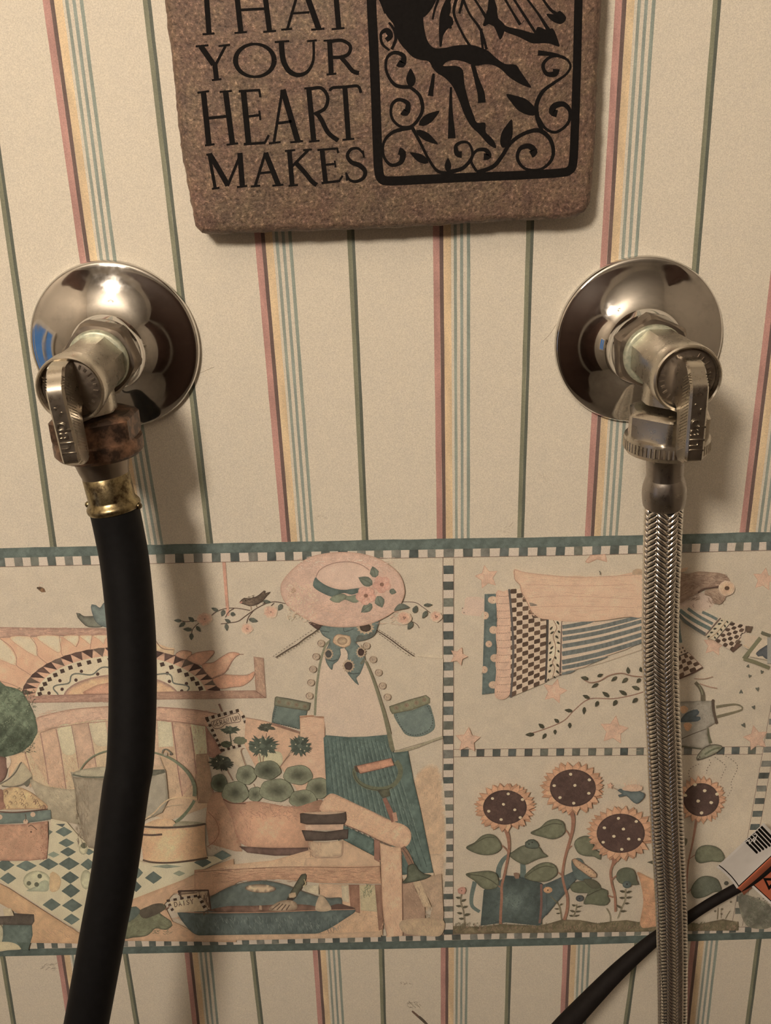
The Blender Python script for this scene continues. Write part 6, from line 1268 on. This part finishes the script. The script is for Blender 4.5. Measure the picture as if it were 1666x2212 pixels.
# ------------------------------------------------------------------ power cord with its warning tag
HC = [(780, 3050, .060), (840, 2760, .055), (930, 2560, .047), (1060, 2390, .037), (1170, 2272, .0312), (1226, 2211, .0285), (1280, 2154, .025), (1330, 2103, .0215), (1375, 2062, .0185), (1420, 2025, .0155), (1484, 1984, .0120), (1530, 1954, .0095), (1577, 1927, .0072), (1628, 1898, .0062), (1688, 1847, .0060), (1768, 1774, .0060), (1860, 1690, .0060)]
cpath = [at(*p) for p in HC]
cp = densify(cpath, .003); bc = cp[0].copy()
def near(p): return min(range(len(cp)), key=lambda i: (cp[i]-p).length)/(len(cp)-1)
CU0, CU1 = near(at(1226, 2211, .0285)), near(at(1500, 1974, .0112))      # the flat cord twists edge-on between these
cord = empty('power_cord', bc, 'black power cord running up to the right behind the braided steel hose', 'cord')
b = bmesh.new(); tube(b, frames([p-bc for p in cp]), lambda u: .0051 - .0027*min(1, max(0, u-CU0)/(CU1-CU0)), 24); bm_obj('cord_jacket', b, M['cord'], cord, smooth=True, angle=60)

UX, VX = (.7306, -.6833), (.6833, .7306)
def tg(u, v, d): return at(1599 + u*UX[0] + v*VX[0], 1913 + u*UX[1] + v*VX[1], d) - bc
def d1(v): return .0108 + .0042*min(1, -v/62.0)**1.3 if v < 0 else .0108
def grid(name, us, vs, fd, mat, parent, th=.00015, wav=lambda u, v: 0):
    V = []; n, k = len(us), len(vs)
    for side in (0, 1):
        for u in us:
            for v in vs: V.append(tg(u+wav(u, v), v, fd(u, v) - side*th))
    F = []
    for i in range(n-1):
        for j in range(k-1):
            a = i*k+j; F.append((a, a+1, a+k+1, a+k)); a += n*k; F.append((a, a+k, a+k+1, a+1))
    for i in range(n-1):
        for j in (0, k-1): a = i*k+j; F.append((a, a+k, a+k+n*k, a+n*k))
    for j in range(k-1):
        for i in (0, n-1): a = i*k+j; F.append((a, a+1, a+1+n*k, a+n*k))
    b_ = bmesh.new(); vs_ = [b_.verts.new(v) for v in V]
    for f in F: b_.faces.new([vs_[i] for i in f])
    return bm_obj(name, b_, mat, parent)
M['tag_white'] = mat_plain('white_tag_paper', alb((232, 224, 204)), .5, var=.04, scale=200)
M['tag_orange'] = mat_plain('orange_tag_ink', alb((176, 92, 62)), .45, var=.10, scale=300)
wv1 = lambda u, v: -9 - 4*math.sin((v+62)/62*math.pi*.6) if u < 2 else 0
def endc(v): return (-9.5 + 3.2*(1-((v+31)/31.0)**2))          # curved lower end of the tag
vs1 = list(np.linspace(-64, 0, 14)); us1 = [0, 20, 40, 60, 80, 100, 130]
tagp = grid('warning_tag', us1, vs1, lambda u, v: d1(v), M['tag_white'], cord, wav=lambda u, v: endc(v)*max(0, 1-u/20.0))
tagp['label'] = 'white and orange warning tag wrapped on the cord'
# the fold around the cord
us = np.linspace(-9, 130, 12); V, F = [], []
for i, u in enumerate(us):
    for j in range(9):
        a = j/8*math.pi*.95
        V.append(tg(u + (2.5*math.sin(a) if i == 0 else 0), 10.5 - 10.5*math.cos(a), .0074 + .0034*math.cos((a-.55)*.95)))
for i in range(11):
    for j in range(8): a = i*9+j; F.append((a, a+1, a+10, a+9))
mesh_obj('orange_fold', V, F, M['tag_orange'], tagp, smooth=True)
# second flap, set back, orange with a white margin
f2 = lambda u, v: .0072 - .00001*v
fl = grid('lower_flap', [16.5, 40, 80, 130], list(np.linspace(14, 96, 10)), f2, M['tag_white'], tagp, wav=lambda u, v: (v-16)*.07*(1 if u < 20 else 0))
def patch(name, poly, fd, mat, lift):
    r_ = geometry.delaunay_2d_cdt([Vector(p) for p in resample(np.array(poly, float), True, 5)], [], [list(range(len(resample(np.array(poly, float), True, 5))))], 1, 1e-5)
    return [tg(p.x, p.y, fd(p.x, p.y)+lift) for p in r_[0]], [tuple(f) for f in r_[2]]
def patches(name, polys, fd, mat, parent, lift=.00006):
    V, F = [], []
    for p in polys:
        v, f = patch(name, p, fd, mat, lift); F += [tuple(i+len(V) for i in q) for q in f]; V += v
    return mesh_obj(name, V, F, mat, parent)
fd1 = lambda u, v: d1(v)
patches('orange_print', [[(23, 16), (29, 96), (130, 96), (130, 16)]], f2, M['tag_orange'], tagp)
patches('black_print', [[(21.2, 16), (23.2, 16), (29, 96), (27, 96)], [(47.5, 22), (38.5, 50), (75, 48)]], f2, M['ink_black'], tagp, .00010)
patches('orange_print', [[(49.2, 31), (45.5, 43.5), (61, 42.5)]], f2, M['tag_orange'], tagp, .00014)
lines = [[(-3.5 + 3.0*(1-((v+31)/31.0)**2)*1 + .4, v) for v in np.linspace(-63, -1, 14)]]
lines = [[(u-1.0, v) for u, v in lines[0]] + [(u+1.2, v) for u, v in reversed(lines[0])]]
lines.append([(-4, -1.8), (130, -1.8), (130, .2), (-4, .2)])
bars = []
for i in range(7):
    u0 = 72+i*7.6; bars.append([(u0, -62), (u0+5.6, -62), (u0+5.9, -27+i*2.0), (u0+3.4, -24.5+i*2.0), (u0+.8, -26+i*2.0)])
patches('black_print', lines+bars, fd1, M['ink_black'], tagp)
zig = [(70, -61), (83, -59), (76, -52), (92, -55), (86, -47), (103, -56), (97, -61)]
zz = [(x, y) for x, y in zig]
V, F = [], []
for (a, b2), (c, d) in zip(zz, zz[1:]):
    L = math.hypot(c-a, d-b2); nx, ny = -(d-b2)/L*1.1, (c-a)/L*1.1; o_ = len(V)
    V += [tg(a+nx, b2+ny, d1(b2)+.00011), tg(c+nx, d+ny, d1(d)+.00011), tg(c-nx, d-ny, d1(d)+.00011), tg(a-nx, b2-ny, d1(b2)+.00011)]; F.append((o_, o_+1, o_+2, o_+3))
mesh_obj('white_print', V, F, M['tag_white'], tagp)

# ------------------------------------------------------------------ pendant globe that lights the room (mirrored in the chrome)
lamp = empty('pendant_lamp', Vector((LAMP_POS.x, LAMP_POS.y, .74)), 'lit globe lamp behind the camera, mirrored in the chrome flanges', 'lamp')
lo_ = LAMP_POS - lamp.location
b = bmesh.new(); bmesh.ops.create_uvsphere(b, u_segments=40, v_segments=24, radius=LAMP_R, matrix=Matrix.Translation(lo_)); bm_obj('globe', b, M['lamp'], lamp, smooth=True)
b = bmesh.new(); lathe(b, [(.05, 0), (.05, .015), (.012, .03), (.006, .035), (.006, -lo_.z-LAMP_R-.01), (.035, -lo_.z-LAMP_R+.0), (.036, -lo_.z-LAMP_R+.006)], Vector(), (0, 0, -1), 24); bm_obj('lamp_stem', b, M['nickel'], lamp, smooth=True, angle=40)
